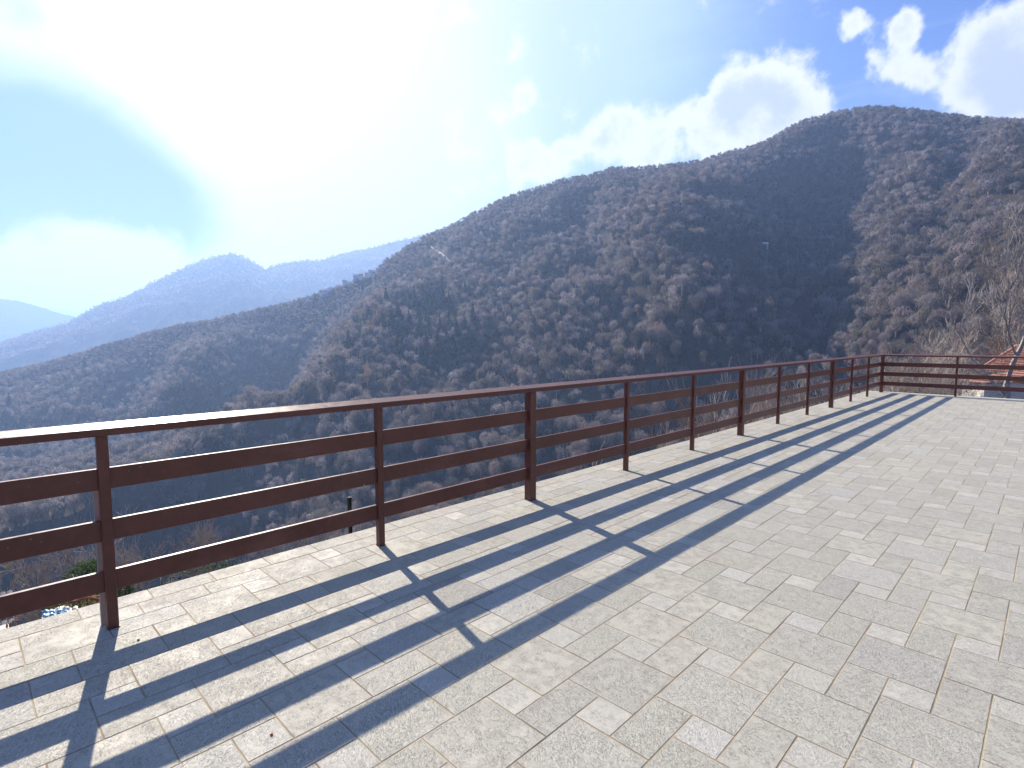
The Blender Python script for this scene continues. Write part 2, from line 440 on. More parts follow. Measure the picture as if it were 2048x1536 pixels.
link(h, h.mix(1.0, h.ramp(n1.outputs[0], [(0.35, (0.10, 0.085, 0.07)), (0.65, (0.07, 0.075, 0.05))]), h.ramp(n2.outputs[0], [(0.3, 0.5), (0.7, 1.4)]), 'MULTIPLY'), hb.inputs['Base Color'])
hb.inputs['Roughness'].default_value = 1.0; hb.inputs['Specular IOR Level'].default_value = 0.0
B3 = hill('hill_behind_village', [(-500, 790, 3428), (-200, 745, 3428), (0, 690, 3428), (60, 668, 3428), (130, 650, 3428), (200, 611, 3428), (260, 592, 3428), (330, 555, 3492), (400, 523, 3555), (440, 512, 3555), (465, 507, 3555), (490, 516, 3555),
     (530, 539, 3620), (560, 529, 3683), (600, 523, 3683), (640, 522, 3745), (680, 509, 3810), (740, 497, 3873), (800, 482, 3936), (840, 473, 3936), (900, 455, 3936), (1000, 440, 3936)], 1950, -280, 36, 10, hm, 3.1)
hill('hill_across_lake', [(-500, 640, 6500), (-200, 605, 6500), (0, 597, 6500), (40, 602, 6500), (70, 611, 6500), (110, 624, 6500), (150, 634, 6500), (200, 648, 6500), (300, 680, 6500)], 5600, -600, 60, 20, hm, 8.4)
hill('hill_on_horizon', [(-500, 640, 12500), (0, 640, 12500), (60, 610, 12500), (100, 616, 12500), (150, 624, 12500), (190, 629, 12500), (260, 640, 12500), (600, 668, 12500)], 10500, -700, 80, 25, hm, 5.9)

# ------------------------------------------------------------------ woods on the slopes
def bark_mat(name, stops, rough=0.9, trans=0.5):
    m, t, b = material(name)
    at = t.n('ShaderNodeAttribute', attribute_name='tint')
    rnd = t.n('ShaderNodeObjectInfo').outputs['Random']
    f = t.math('FRACT', t.math('ADD', at.outputs['Fac'], rnd))
    link(t, t.ramp(f, stops), b.inputs['Base Color'])
    b.inputs['Roughness'].default_value = rough; b.inputs['Specular IOR Level'].default_value = 0.15
    if trans > 0:
        tl = t.n('ShaderNodeBsdfTranslucent'); link(t, b.inputs['Base Color'].links[0].from_socket, tl.inputs[0])
        mx = t.n('ShaderNodeMixShader', ins={0: trans, 1: b.outputs[0], 2: tl.outputs[0]})
        out = [n for n in t.t.nodes if n.type == 'OUTPUT_MATERIAL'][0]; link(t, mx.outputs[0], out.inputs[0])
    return m
TWIG = bark_mat('bare_twigs', [(0.0, (0.11, 0.095, 0.09)), (0.15, (0.26, 0.225, 0.22)), (0.3, (0.09, 0.08, 0.072)), (0.45, (0.31, 0.27, 0.265)), (0.6, (0.19, 0.165, 0.115)), (0.75, (0.28, 0.215, 0.205)), (0.85, (0.36, 0.33, 0.33)), (0.93, (0.14, 0.12, 0.115)), (1.0, (0.11, 0.095, 0.09))])
SPRUCE = bark_mat('spruce_needles', [(0, (0.022, 0.046, 0.034)), (0.5, (0.030, 0.058, 0.040)), (1, (0.026, 0.05, 0.036))], trans=0.0)
LARCH = bark_mat('dry_larch', [(0, (0.30, 0.20, 0.11)), (0.5, (0.38, 0.25, 0.15)), (1, (0.30, 0.17, 0.12))])
POPLAR = bark_mat('pale_birch', [(0, (0.32, 0.31, 0.21)), (0.5, (0.40, 0.37, 0.29)), (1, (0.30, 0.31, 0.22))])

def crown_proto(n, wid, ln, rs, flat=0.85, lobes=4):
    """a bare crown of unit tree height 1: slivers lying along a lumpy dome, plus limbs; returns (n,3,3)"""
    cs = rs.normal(size=(lobes, 3)); cs /= np.linalg.norm(cs, axis=1)[:, None]; cs[:, 2] = np.abs(cs[:, 2])*0.7
    cs = cs*np.array([0.17, 0.17, 0.17])+np.array([0, 0, 0.50])
    lr = rs.uniform(0.17, 0.26, lobes)
    k = rs.randint(0, lobes, n)
    d = rs.normal(size=(n, 3)); d /= np.linalg.norm(d, axis=1)[:, None]
    d[:, 2] = np.where(d[:, 2] < -0.75, -d[:, 2]*0.6, d[:, 2])
    rad = lr[k]*rs.uniform(0.35, 1.08, n)**0.5
    p = cs[k]+d*rad[:, None]*np.array([1, 1, 1.25])
    out = d+(p-np.array([0, 0, 0.5]))*1.5; out /= np.linalg.norm(out, axis=1)[:, None]
    out = out+rs.normal(size=(n, 3))*0.22; out /= np.linalg.norm(out, axis=1)[:, None]
    gdir = np.array([0, 0, 1.0])+d*0.6+rs.normal(size=(n, 3))*0.35
    gdir = gdir-out*np.sum(gdir*out, 1)[:, None]*0.75; gdir /= np.linalg.norm(gdir, axis=1)[:, None]
    side = np.cross(gdir, out); side /= np.linalg.norm(side, axis=1)[:, None]
    L = ln*rs.uniform(0.5, 1.3, n)[:, None]; Wd = wid*rs.uniform(0.6, 1.4, n)[:, None]
    T_ = np.stack([p-gdir*L*0.5-side*Wd*0.5, p-gdir*L*0.5+side*Wd*0.5, p+gdir*L*0.5], 1)
    # limbs and trunk
    nl = max(3, n//22)
    tip = cs[rs.randint(0, lobes, nl)]+rs.normal(size=(nl, 3))*0.05
    b0 = np.stack([rs.normal(size=nl)*0.012, rs.normal(size=nl)*0.012, rs.uniform(0.0, 0.25, nl)], 1)
    sd_ = np.cross(tip-b0, rs.normal(size=(nl, 3))); sd_ /= np.linalg.norm(sd_, axis=1)[:, None]
    T2 = np.stack([b0-sd_*0.014, b0+sd_*0.014, tip], 1)
    return np.concatenate([T_, T2])
def conifer_proto(n, rs, width=0.17, droop=0.45, wid=0.05, ln=0.13, bot=0.08):
    t = rs.uniform(0, 1, n)**0.8
    h_ = bot+(1-bot)*t
    a_ = rs.uniform(0, 2*np.pi, n)
    tier = 1+0.22*np.sin(h_*60)
    rr = width*(1-t)**0.85*tier*rs.uniform(0.35, 1.0, n)**0.5
    p = np.stack([np.cos(a_)*rr, np.sin(a_)*rr, h_], 1)
    g_ = np.stack([np.cos(a_), np.sin(a_), np.full(n, -droop)], 1)+rs.normal(size=(n, 3))*0.2; g_ /= np.linalg.norm(g_, axis=1)[:, None]
    side = np.cross(g_, np.array([0, 0, 1.0])+rs.normal(size=(n, 3))*0.3); side /= np.linalg.norm(side, axis=1)[:, None]
    L = ln*(1.15-t)[:, None]*rs.uniform(0.7, 1.2, n)[:, None]; Wd = wid*(1.2-t)[:, None]
    T_ = np.stack([p-g_*L*0.6-side*Wd*0.5, p-g_*L*0.6+side*Wd*0.5, p+g_*L*0.4], 1)
    tr = np.array([[[-0.012, 0, 0], [0.012, 0, 0], [0, 0, 0.97]], [[0, -0.012, 0], [0, 0.012, 0], [0, 0, 0.97]]])
    return np.concatenate([T_, tr])

def on_slope(px, py, rlo=150, rhi=1600):
    """where the line of sight through a photograph point meets the slope"""
    d = direction(px, py); a_ = math.atan2(d.x, d.y); e_ = math.tan(math.asin(d.z))
    r = np.arange(rlo, rhi, 2.0); z = terrain_rel(np.full(r.shape, a_), r)
    hit = np.where(z >= r*e_)[0]
    rr0 = r[hit[0]] if len(hit) else float(np.interp(a_, CREST[0], CREST[1]))
    return rr0*math.sin(a_), rr0*math.cos(a_), float(terrain_rel(np.array([a_]), np.array([rr0]))[0])+EYE, rr0
TRACK = [on_slope(qx, qy, 600) for qx, qy in [(862, 494), (867, 498), (875, 504), (884, 509), (893, 518), (901, 526), (908, 533)]]
rs = np.random.RandomState(11)
# candidate trees, thinned with distance, only where the slope faces the terrace or rises above what stands before it
NP = 190000
u = rs.rand(NP); rmin, rmax = 115.0, 1500.0
rad = np.sqrt(rmin**2+u*(rmax**2-rmin**2)); phi = rs.uniform(az_of(-330), az_of(2380), NP)
# running horizon on the terrain grid
insel = (PHI <= AZ1)
elg = np.arctan2(ZZ[insel]+np.where(RR[insel] > 90, 7.0, 0.0), RR[insel]); hor = np.maximum.accumulate(elg, axis=1)
gi = np.clip(np.searchsorted(PHI[insel], phi), 0, insel.sum()-1); gj = np.clip(np.searchsorted(RAD, rad-12), 0, len(RAD)-1)
tz = terrain_rel(phi, rad)
vis = np.arctan2(tz+11, rad) > hor[gi, gj]-0.012
lowest = np.interp(phi, [az_of(c) for c in (-330, 0, 400, 760, 1060, 1400, 1760, 2380)], [az_el(c, rr_)[1]-0.03 for c, rr_ in ((-330, 1330), (0, 1270), (400, 1160), (760, 1050), (1060, 975), (1400, 890), (1760, 785), (2380, 830))])
vis &= np.arctan2(tz+11, rad) > lowest
vis &= (rad < np.interp(phi, CREST[0], CREST[1])+70)
vis &= ~((rad < 95) & (phi > az_of(1700)))
# keep the density even: about one tree in 62 square metres
area = 0.5*(phi.max()-phi.min())*(rmax**2-rmin**2)
dens = NP/area
crd = np.interp(phi, CREST[0], CREST[1])
keep = rs.rand(NP) < np.clip(np.where(rad > crd-90, 1/14.0, np.where(rad > 620, 1/52.0, 1/72.0))/dens, 0, 1)
sel = vis & keep
for (tx_, ty_, tz_, tr_) in TRACK:
    vx, vy = tx_/tr_, ty_/tr_
    ddx, ddy = rad*np.sin(phi)-tx_, rad*np.cos(phi)-ty_
    along = ddx*vx+ddy*vy; across = -ddx*vy+ddy*vx
    sel &= ~((np.abs(across) < 8) & (along < 6) & (along > -16))
phi, rad, tz = phi[sel], rad[sel], tz[sel]
TX, TY, TZ = rad*np.sin(phi), rad*np.cos(phi), tz+EYE
TH = rs.uniform(8.5, 18.0, len(TX))*(0.92+0.3*perlin(TX/90, TY/90)); TH = TH*np.where(rad > np.interp(phi, CREST[0], CREST[1])-90, 0.56, np.where(rad < 620, 1.15, 1.0))
print('trees on the slopes', len(TX))
def scatter(idx, protos, name, mat, tint=None, squash=1.0):
    if len(idx) == 0: return None
    V = []; TI = []
    which = rs.randint(0, len(protos), len(idx))
    for k, P in enumerate(protos):
        ii = idx[which == k]
        if len(ii) == 0: continue
        a_ = rs.uniform(0, 2*np.pi, len(ii)); c_, s_ = np.cos(a_), np.sin(a_)
        H_ = TH[ii]; Wx = H_*rs.uniform(0.85, 1.25, len(ii))*squash
        x = P[None, :, :, 0]; y = P[None, :, :, 1]; z = P[None, :, :, 2]
        X = (x*c_[:, None, None]-y*s_[:, None, None])*Wx[:, None, None]+TX[ii][:, None, None]
        Y = (x*s_[:, None, None]+y*c_[:, None, None])*Wx[:, None, None]+TY[ii][:, None, None]
        Z = z*H_[:, None, None]+TZ[ii][:, None, None]-0.3
        V.append(np.stack([X, Y, Z], -1).reshape(-1, 3).astype(np.float32))
        TI.append(np.repeat(rs.rand(len(ii)) if tint is None else tint[ii], P.shape[0]))
    V = np.concatenate(V); TI = np.concatenate(TI)
    m = tri_mesh(name, V, np.arange(len(V)).reshape(-1, 3), {'tint': TI})
    return put(name, m, mat)
tint_all = (0.5+0.3*fbm(TX/70, TY/70, 2)+rs.normal(size=len(TX))*0.25) % 1.0
# individual trees: the largest that the frame shows above the railing or through it
ca, ce = az_of(0), az_of(2048)
infr = (phi > ca) & (phi < ce)
order = np.argsort(np.where(infr, rad, 1e9)/TH)
NIND = 285
indiv = order[:NIND]
rest = np.setdiff1d(np.arange(len(TX)), indiv)
lod0 = [crown_proto(560, 0.024, 0.11, rs) for _ in range(8)]
lod1 = [crown_proto(280, 0.034, 0.13, rs) for _ in range(8)]
lod2 = [crown_proto(150, 0.048, 0.155, rs) for _ in range(8)]
lod3 = [crown_proto(100, 0.060, 0.16, rs, lobes=4) for _ in range(8)]
rr_ = rad[rest]
for nm, lo, hi, pr, lab in (('wooded_slope_foot', 0, 420, lod0, None), ('wooded_lower_slope', 420, 640, lod1, None), ('wooded_upper_slope', 640, 900, lod2, None), ('wooded_crest', 900, 3000, lod3, None)):
    o = scatter(rest[(rr_ >= lo) & (rr_ < hi)], pr, nm, TWIG, tint_all)
    if o: tag(o, {'wooded_slope_foot': 'bare winter wood low on the valley side, beyond the nearest single trees', 'wooded_lower_slope': 'bare grey winter wood on the middle of the mountainside',
                  'wooded_upper_slope': 'hazy bare winter wood on the upper mountainside below the crest', 'wooded_crest': 'fine bare winter wood along the mountain crest and village ridge'}[nm], 'wood', kind='stuff')
IM = []
lodn = [crown_proto(1500, 0.013, 0.075, rs, lobes=6) for _ in range(8)]
for k, P in enumerate(lodn):
    V = P.reshape(-1, 3); IM.append(tri_mesh('bare_tree', V, np.arange(len(V)).reshape(-1, 3), {'tint': np.zeros(len(P))})); IM[-1].materials.append(TWIG)
for i in indiv:
    o = bpy.data.objects.new('bare_tree', IM[rs.randint(0, len(IM))]); COL.objects.link(o)
    o.location = (TX[i], TY[i], TZ[i]-0.3); w_ = TH[i]*rs.uniform(0.85, 1.2); o.scale = (w_, w_, TH[i]); o.rotation_euler = (0, 0, rs.uniform(0, 6.28))
    tag(o, 'single bare tree in the nearest part of the wood below and across from the terrace', 'tree', 'bare trees in the nearest part of the valley wood')

for (px, py) in [(1735, 682), (1750, 692), (1765, 702), (1745, 706), (1778, 684), (1722, 700), (1792, 676), (1760, 668), (1742, 664), (1775, 660), (1800, 662), (1812, 690)]:
    x, y, z, r0 = on_slope(px, py, 90)
    o = bpy.data.objects.new('bare_tree', IM[rs.randint(0, len(IM))]); COL.objects.link(o)
    w_ = rs.uniform(9, 12); o.location = (x, y, z-0.3); o.scale = (w_, w_, w_); o.rotation_euler = (0, 0, rs.uniform(0, 6.28))
    tag(o, 'single bare tree in the nearest part of the wood below and across from the terrace', 'tree', 'bare trees in the nearest part of the valley wood')
def single_trees(name, protos, mat, spots, label, cat, group, hmul=1.0, wmul=1.0):
    ms = []
    for P in protos:
        V = P.reshape(-1, 3); m = tri_mesh(name, V, np.arange(len(V)).reshape(-1, 3), {'tint': np.zeros(len(P))}); m.materials.append(mat); ms.append(m)
    for (px, py, hp) in spots:       # foot column, row of the foot, height in photograph pixels
        x, y, z, r0 = on_slope(px, py)
        H_ = hp*r0/F*hmul
        o = bpy.data.objects.new(name, ms[rs.randint(0, len(ms))]); COL.objects.link(o)
        o.location = (x, y, z-0.4); o.scale = (H_*wmul, H_*wmul, H_); o.rotation_euler = (0, 0, rs.uniform(0, 6.28))
        tag(o, label, cat, group)
sp = [conifer_proto(900, rs, width=0.20, wid=0.055) for _ in range(4)]
single_trees('spruce_tree', sp, SPRUCE, [(780, 640, 26), (800, 650, 34), (818, 655, 36), (835, 640, 40), (852, 632, 44), (868, 628, 50), (884, 622, 52), (900, 640, 46), (770, 665, 28), (790, 690, 40), (812, 700, 44), (835, 690, 46),
    (858, 680, 48), (880, 676, 44), (845, 735, 42), (870, 735, 40), (800, 740, 36), (930, 590, 28), (938, 600, 26), (697, 700, 40), (704, 716, 30), (1140, 440, 26), (1175, 445, 24), (1150, 450, 20), (1230, 480, 24), (1255, 490, 20),
    (950, 740, 34), (975, 745, 30), (960, 770, 32), (1420, 540, 22), (1330, 520, 20), (170, 740, 20), (20, 820, 26), (630, 605, 18), (920, 690, 36), (1440, 640, 26), (1480, 660, 30), (1500, 655, 26), (1560, 500, 18)]+[(772+7.3*k+(k*37 % 11), 610+(k*53 % 120), 36+(k*29 % 16)) for k in range(19)]+[(905+8*k, 640+(k*41 % 100), 34+(k*17 % 10)) for k in range(7)],
    'dark green spruce standing among the bare trees on the mountainside', 'tree', 'spruces on the mountainside', 1.05, 1.0)
la = [conifer_proto(380, rs, width=0.22, droop=-0.5, wid=0.03, ln=0.13, bot=0.15) for _ in range(4)]
single_trees('larch_tree', la, LARCH, [(735, 775, 56), (812, 600, 26), (825, 598, 28), (840, 590, 28), (852, 588, 26), (800, 612, 22), (790, 625, 20), (758, 640, 34), (748, 660, 36), (738, 672, 34), (728, 690, 34), (762, 680, 36), (960, 560, 24), (975, 565, 22), (1140, 560, 28), (1155, 570, 30), (1150, 520, 26)],
    'straw brown bare larch with a narrow pointed crown on the mountainside', 'tree', 'larches on the mountainside')
po = [conifer_proto(330, rs, width=0.17, droop=-1.2, wid=0.035, ln=0.16, bot=0.1) for _ in range(3)]
single_trees('birch_tree', po, POPLAR, [(848, 660, 24), (866, 664, 26), (872, 690, 22), (852, 695, 24), (805, 690, 24), (780, 705, 26), (1178, 480, 20), (1200, 490, 20), (1345, 500, 20), (1458, 560, 24), (1462, 540, 22), (1552, 560, 26), (1572, 500, 18), (1595, 520, 22), (1665, 510, 24), (1695, 520, 20), (1118, 640, 24), (1500, 470, 18), (835, 770, 28), (1115, 770, 30)],
    'pale upright birch catching the light among darker trees on the mountainside', 'tree', 'pale birches on the mountainside')
# thin wood on the ridge behind the village
A3, D3, Z3, near3, base3, V3 = B3
n3 = 9000
si = 55+(rs.rand(n3)**0.6*35).astype(int); pi_ = rs.randint(0, V3.shape[1], n3)
P3 = V3[np.clip(si, 0, V3.shape[0]-1), pi_]
keepTX, keepTY, keepTZ, keepTH = TX, TY, TZ, TH
TX, TY, TZ = P3[:, 0]+rs.uniform(-8, 8, n3), P3[:, 1]+rs.uniform(-8, 8, n3), P3[:, 2]-2; TH = rs.uniform(12, 20, n3)
tag(scatter(np.arange(n3), [crown_proto(26, 0.10, 0.32, rs, lobes=4) for _ in range(5)], 'wooded_far_ridge', TWIG), 'wood on the blue hazy ridge behind the village', 'wood', kind='stuff')
TX, TY, TZ, TH = keepTX, keepTY, keepTZ, keepTH

# a light dirt track on the slope
tm, t_, tb = material('track_dirt'); tb.inputs['Roughness'].default_value = 0.95
link(t_, t_.ramp(t_.noise(t_.n('ShaderNodeNewGeometry').outputs['Position'], 0.3, 3).outputs[0], [(0.3, (0.35, 0.28, 0.22)), (0.7, (0.52, 0.44, 0.37))]), tb.inputs['Base Color'])
mb = MB(); prev = None
for (x, y, z, r0) in TRACK:
    v = Vector((x, y, 0)).normalized(); pts_ = []
    for o_ in (-3.0, 3.0):
        q = Vector((x, y, 0))+v*o_; pts_.append(Vector((q.x, q.y, float(ground_z(q.x, q.y)[0])+0.5)))
    if prev: mb.face([prev[0], pts_[0], pts_[1], prev[1]])
    prev = pts_
tag(put('dirt_track', mb.mesh('dirt_track'), tm), kind='structure')

# ------------------------------------------------------------------ materials for built things
def painted(name, c1, c2, rough, metallic=0.0, nscale=30, spec=0.5, bump=0.1):
    m, t, b = material(name)
    p = t.n('ShaderNodeTexCoord').outputs['Object']
    a_ = t.noise(p, nscale, 5, 0.6); b_ = t.noise(p, nscale*0.13, 3, 0.5)
    f = t.math('ADD', t.math('MULTIPLY', a_.outputs[0], 0.5), t.math('MULTIPLY', b_.outputs[0], 0.5))
    link(t, t.ramp(f, [(0.35, c1), (0.65, c2)]), b.inputs['Base Color'])
    link(t, t.ramp(a_.outputs[0], [(0.3, max(0, rough-0.08)), (0.7, min(1, rough+0.1))]), b.inputs['Roughness'])
    b.inputs['Metallic'].default_value = metallic; b.inputs['Specular IOR Level'].default_value = spec
    bp = t.n('ShaderNodeBump', ins={'Height': a_.outputs[0], 'Strength': bump, 'Distance': 0.002}); link(t, bp.outputs[0], b.inputs['Normal'])
    return m, t, b
RAILM, t_, b_ = painted('brown_paint', (0.105, 0.032, 0.020), (0.165, 0.054, 0.035), 0.36, nscale=22, spec=0.42, bump=0.35)
_p = t_.n('ShaderNodeTexCoord').outputs['Object']; _src = b_.inputs['Base Color'].links[0].from_socket
_st = t_.n('ShaderNodeMapping', ins={0: _p, 3: (6.0, 1.0, 3.0)}).outputs[0]
_c = t_.mix(t_.math('MULTIPLY', t_.sstep(t_.noise(_st, 1.3, 5, 0.7).outputs[0], 0.50, 0.72), 0.55), _src, (0.21, 0.085, 0.062))
_c = t_.mix(t_.math('MULTIPLY', t_.sstep(t_.noise(_p, 42.0, 3, 0.7).outputs[0], 0.70, 0.74), 0.8), _c, (0.42, 0.33, 0.28))
link(t_, _c, b_.inputs['Base Color'])
GALV, *_ = painted('galvanised_steel', (0.24, 0.23, 0.21), (0.34, 0.33, 0.30), 0.6, 0.1)
DARKP, *_ = painted('weathered_dark_post', (0.06, 0.06, 0.045), (0.11, 0.10, 0.075), 0.8)
WALLM, *_ = painted('cream_render', (0.62, 0.58, 0.50), (0.78, 0.74, 0.66), 0.9, nscale=3, bump=0.3)
DARKW, *_ = painted('dark_timber', (0.05, 0.04, 0.035), (0.09, 0.07, 0.06), 0.8)
GLASS, *_ = painted('window_glass', (0.03, 0.04, 0.05), (0.05, 0.06, 0.07), 0.15)
ROOFM, t_, b_ = painted('terracotta_tiles', (0.42, 0.19, 0.12), (0.58, 0.31, 0.21), 0.85, nscale=6, bump=0.3)
GREYROOF, *_ = painted('grey_roof_tiles', (0.12, 0.11, 0.10), (0.24, 0.22, 0.20), 0.85, nscale=8, bump=0.4)

# ------------------------------------------------------------------ terrace floor
M_ = 0.157; OX, OY = -1.358, 1.700
XE, YE = -3.40, 16.98          # inner edge of the border tiles
tiles = []
cell = [(0, 0, 2, 2, 0), (1, 2, 1, 2, 1), (0, 2, 1, 1, 2)]
X1, Y0 = 12.0, -7.0
for ka in range(-80, 120):
    for kb in range(-80, 120):
        bi, bj = 2*ka-kb, ka+3*kb
        for (ci, cj, w_, h_, kd) in cell:
            x0, y0 = OX+(bi+ci)*M_, OY+(bj+cj)*M_
            x1, y1 = x0+w_*M_, y0+h_*M_
            if x1 <= XE+0.02 or x0 >= X1 or y1 <= Y0 or y0 >= YE-0.02: continue
            x0, y0, x1, y1 = max(x0, XE), y0, x1, min(y1, YE)
            tiles.append((x0, y0, x1, y1, kd))
yb = OY-0.08-60*0.314
while yb < YE:          # border course along the valley edge
    if yb > Y0-0.4: tiles.append((XE-M_, yb, XE, min(yb+2*M_, YE), 3))
    yb += 2*M_
xb = XE-M_
while xb < X1:          # border course along the far edge
    tiles.append((xb, YE, xb+2*M_, YE+0.26, 4)); xb += 2*M_
V, Fc, TI, OF, KD = [], [], [], [], []
GAP, BEV, TT = 0.0027, 0.0010, 0.012
for (x0, y0, x1, y1, kd) in tiles:
    jx, jy = rs.uniform(-0.0007, 0.0007, 2); dz = rs.uniform(-0.0002, 0.0003)
    gx0, gy0, gx1, gy1 = x0+GAP+jx, y0+GAP+jy, x1-GAP+jx, y1-GAP+jy
    b0 = len(V); top = TT+dz; t1, t2, t3 = rs.uniform(-0.00025, 0.00025, 3)
    V += [(gx0, gy0, 0), (gx1, gy0, 0), (gx1, gy1, 0), (gx0, gy1, 0),
          (gx0, gy0, top-BEV*0.8), (gx1, gy0, top-BEV*0.8), (gx1, gy1, top-BEV*0.8), (gx0, gy1, top-BEV*0.8),
          (gx0+BEV, gy0+BEV, top+t1), (gx1-BEV, gy0+BEV, top+t2), (gx1-BEV, gy1-BEV, top+t3), (gx0+BEV, gy1-BEV, top+t1+t3-t2)]
    fs = [(0,1,5,4), (1,2,6,5), (2,3,7,6), (3,0,4,7), (4,5,9,8), (5,6,10,9), (6,7,11,10), (7,4,8,11), (8,9,10,11)]
    Fc += [[b0+i for i in f] for f in fs]
    t0, o0 = rs.rand(), rs.rand()
    TI += [t0]*9; OF += [o0*97.0]*9; KD += [kd/4.0]*9
V = np.array(V); V[:, 2] -= TT
tme = tri_mesh('terrace_floor', V, np.array(Fc), {'tint': np.array(TI), 'offs': np.array(OF), 'sort': np.array(KD)})
tme.polygons.foreach_set('use_smooth', [False]*len(tme.polygons))
fm, f, fb = material('stone_tiles')
pos = f.n('ShaderNodeTexCoord').outputs['Object']
tin = f.n('ShaderNodeAttribute', attribute_name='tint').outputs['Fac']
off = f.n('ShaderNodeAttribute', attribute_name='offs').outputs['Fac']
srt = f.n('ShaderNodeAttribute', attribute_name='sort').outputs['Fac']
offv = f.n('ShaderNodeCombineXYZ', ins={0: off, 1: f.math('MULTIPLY', off, 1.7), 2: off}).outputs[0]
pv = f.n('ShaderNodeVectorMath', operation='ADD', ins={0: pos, 1: offv}).outputs[0]
rotz = f.math('MULTIPLY', tin, 1.1)
rv = f.n('ShaderNodeVectorRotate', rotation_type='Z_AXIS', ins={'Vector': pv, 'Angle': rotz}).outputs[0]
st = f.n('ShaderNodeMapping', ins={0: rv, 3: (1.0, 2.3, 1.0)}).outputs[0]
worm = f.noise(st, 46, 4, 0.6, 1.8)           # short squiggly furrows of the brushed stone
wr = f.math('ABSOLUTE', f.math('SUBTRACT', worm.outputs[0], 0.5))
fur = f.sstep(wr, 0.0, 0.028)
patch = f.noise(pv, 19, 4, 0.6)
where = f.sstep(f.math('ADD', patch.outputs[0], f.math('MULTIPLY', f.math('SUBTRACT', tin, 0.5), 0.30)), 0.22, 0.60)
fine = f.noise(pv, 160, 3, 0.6)
cloud = f.noise(pv, 7, 4, 0.55, 0.4)
furrow = f.math('MULTIPLY', f.math('SUBTRACT', 1.0, fur), where)
base = f.ramp(tin, [(0.0, (0.42, 0.405, 0.365)), (0.2, (0.465, 0.45, 0.405)), (0.4, (0.435, 0.42, 0.385)), (0.6, (0.49, 0.475, 0.435)), (0.8, (0.45, 0.44, 0.395)), (0.93, (0.52, 0.51, 0.49)), (1.0, (0.40, 0.39, 0.365))])
base = f.mix(f.math('MULTIPLY', f.sstep(cloud.outputs[0], 0.42, 0.75), 0.13), base, (0.31, 0.30, 0.27))
base = f.mix(f.math('MULTIPLY', f.sstep(f.noise(pos, 1.1, 4, 0.6).outputs[0], 0.55, 0.75), 0.22), base, (0.42, 0.35, 0.25))
base = f.mix(f.math('MULTIPLY', furrow, 0.72), base, (0.145, 0.14, 0.13))
base = f.mix(0.22, base, f.ramp(fine.outputs[0], [(0.35, (0.25, 0.25, 0.25)), (0.65, (0.75, 0.75, 0.75))]), 'OVERLAY')
smallw = f.math('MULTIPLY', f.math('LESS_THAN', f.math('ABSOLUTE', f.math('SUBTRACT', srt, 0.5)), 0.1), 0.30)
base = f.mix(smallw, base, (0.60, 0.59, 0.57))
bord = f.math('GREATER_THAN', srt, 0.9)
base = f.mix(f.math('MULTIPLY', bord, 0.6), base, (0.50, 0.51, 0.49))
base = f.mix(1.0, base, (0.94, 0.925, 0.84), 'MULTIPLY')
link(f, base, fb.inputs['Base Color'])
hgt = f.math('ADD', f.math('MULTIPLY', furrow, -0.9), f.math('ADD', f.math('MULTIPLY', fine.outputs[0], 0.25), f.math('MULTIPLY', f.noise(pv, 45, 4, 0.6).outputs[0], 0.8)))
bp = f.n('ShaderNodeBump', ins={'Height': hgt, 'Strength': 0.75, 'Distance': 0.0022}); link(f, bp.outputs[0], fb.inputs['Normal'])
link(f, f.ramp(cloud.outputs[0], [(0.3, 0.55), (0.7, 0.75)]), fb.inputs['Roughness'])
fb.inputs['Specular IOR Level'].default_value = 0.22
tag(put('terrace_floor', tme, fm), kind='structure')
jm, j, jb = material('joint_mortar')
jp = j.n('ShaderNodeTexCoord').outputs['Object']
link(j, j.ramp(j.noise(jp, 3.0, 4).outputs[0], [(0.3, (0.15, 0.11, 0.07)), (0.48, (0.32, 0.25, 0.15)), (0.7, (0.44, 0.36, 0.23))]), jb.inputs['Base Color']); jb.inputs['Roughness'].default_value = 0.95
mb = MB(); mb.box(XE-M_+0.004, X1+0.3, Y0-0.3, YE+0.25, -0.22, -0.0014)
tag(put('terrace_slab', mb.mesh('terrace_slab'), jm), kind='structure')
cm, c_, cb = material('retaining_concrete')
link(c_, c_.ramp(c_.noise(c_.n('ShaderNodeTexCoord').outputs['Object'], 1.5, 5).outputs[0], [(0.3, (0.25, 0.24, 0.22)), (0.7, (0.40, 0.39, 0.36))]), cb.inputs['Base Color']); cb.inputs['Roughness'].default_value = 0.9
mb = MB(); mb.box(XE-M_+0.20, X1, Y0, YE+0.05, -7.5, -0.222)
tag(put('retaining_wall', mb.mesh('retaining_wall'), cm), 'grey concrete retaining wall carrying the tiled terrace', 'wall')

# ------------------------------------------------------------------ railing
FX = -3.2009
railing = root('railing', (FX, 0, 0))
tag(railing, 'dark brown painted metal railing with three flat rails round the terrace', 'railing')
posts_y = [0.4619+1.4994*i for i in range(-4, 12)]
PLK = [(0.185, 0.285), (0.433, 0.535), (0.685, 0.787)]
RB, RT = 0.9475, 0.982
def post_mesh(half):
    mb = MB(); mb.box(-half, half, -half, half, -0.004, RB-0.001, 0.0035)
    mb.box(-half-0.0015, half+0.0015, -half-0.0015, half+0.0015, -0.002, 0.006)
    me = mb.mesh('post'); me.materials.append(RAILM); return me
thin_p, thick_p = post_mesh(0.0225), post_mesh(0.037)
for k, y in enumerate(posts_y):
    i = k-4
    o = put('post', thick_p if (i-2) % 3 == 0 else thin_p, None, railing, (0, y, 0))
for k in range(1, 8):
    o = put('post', thick_p if k % 3 == 0 else thin_p, None, railing, (1.518*k, posts_y[-1], 0))
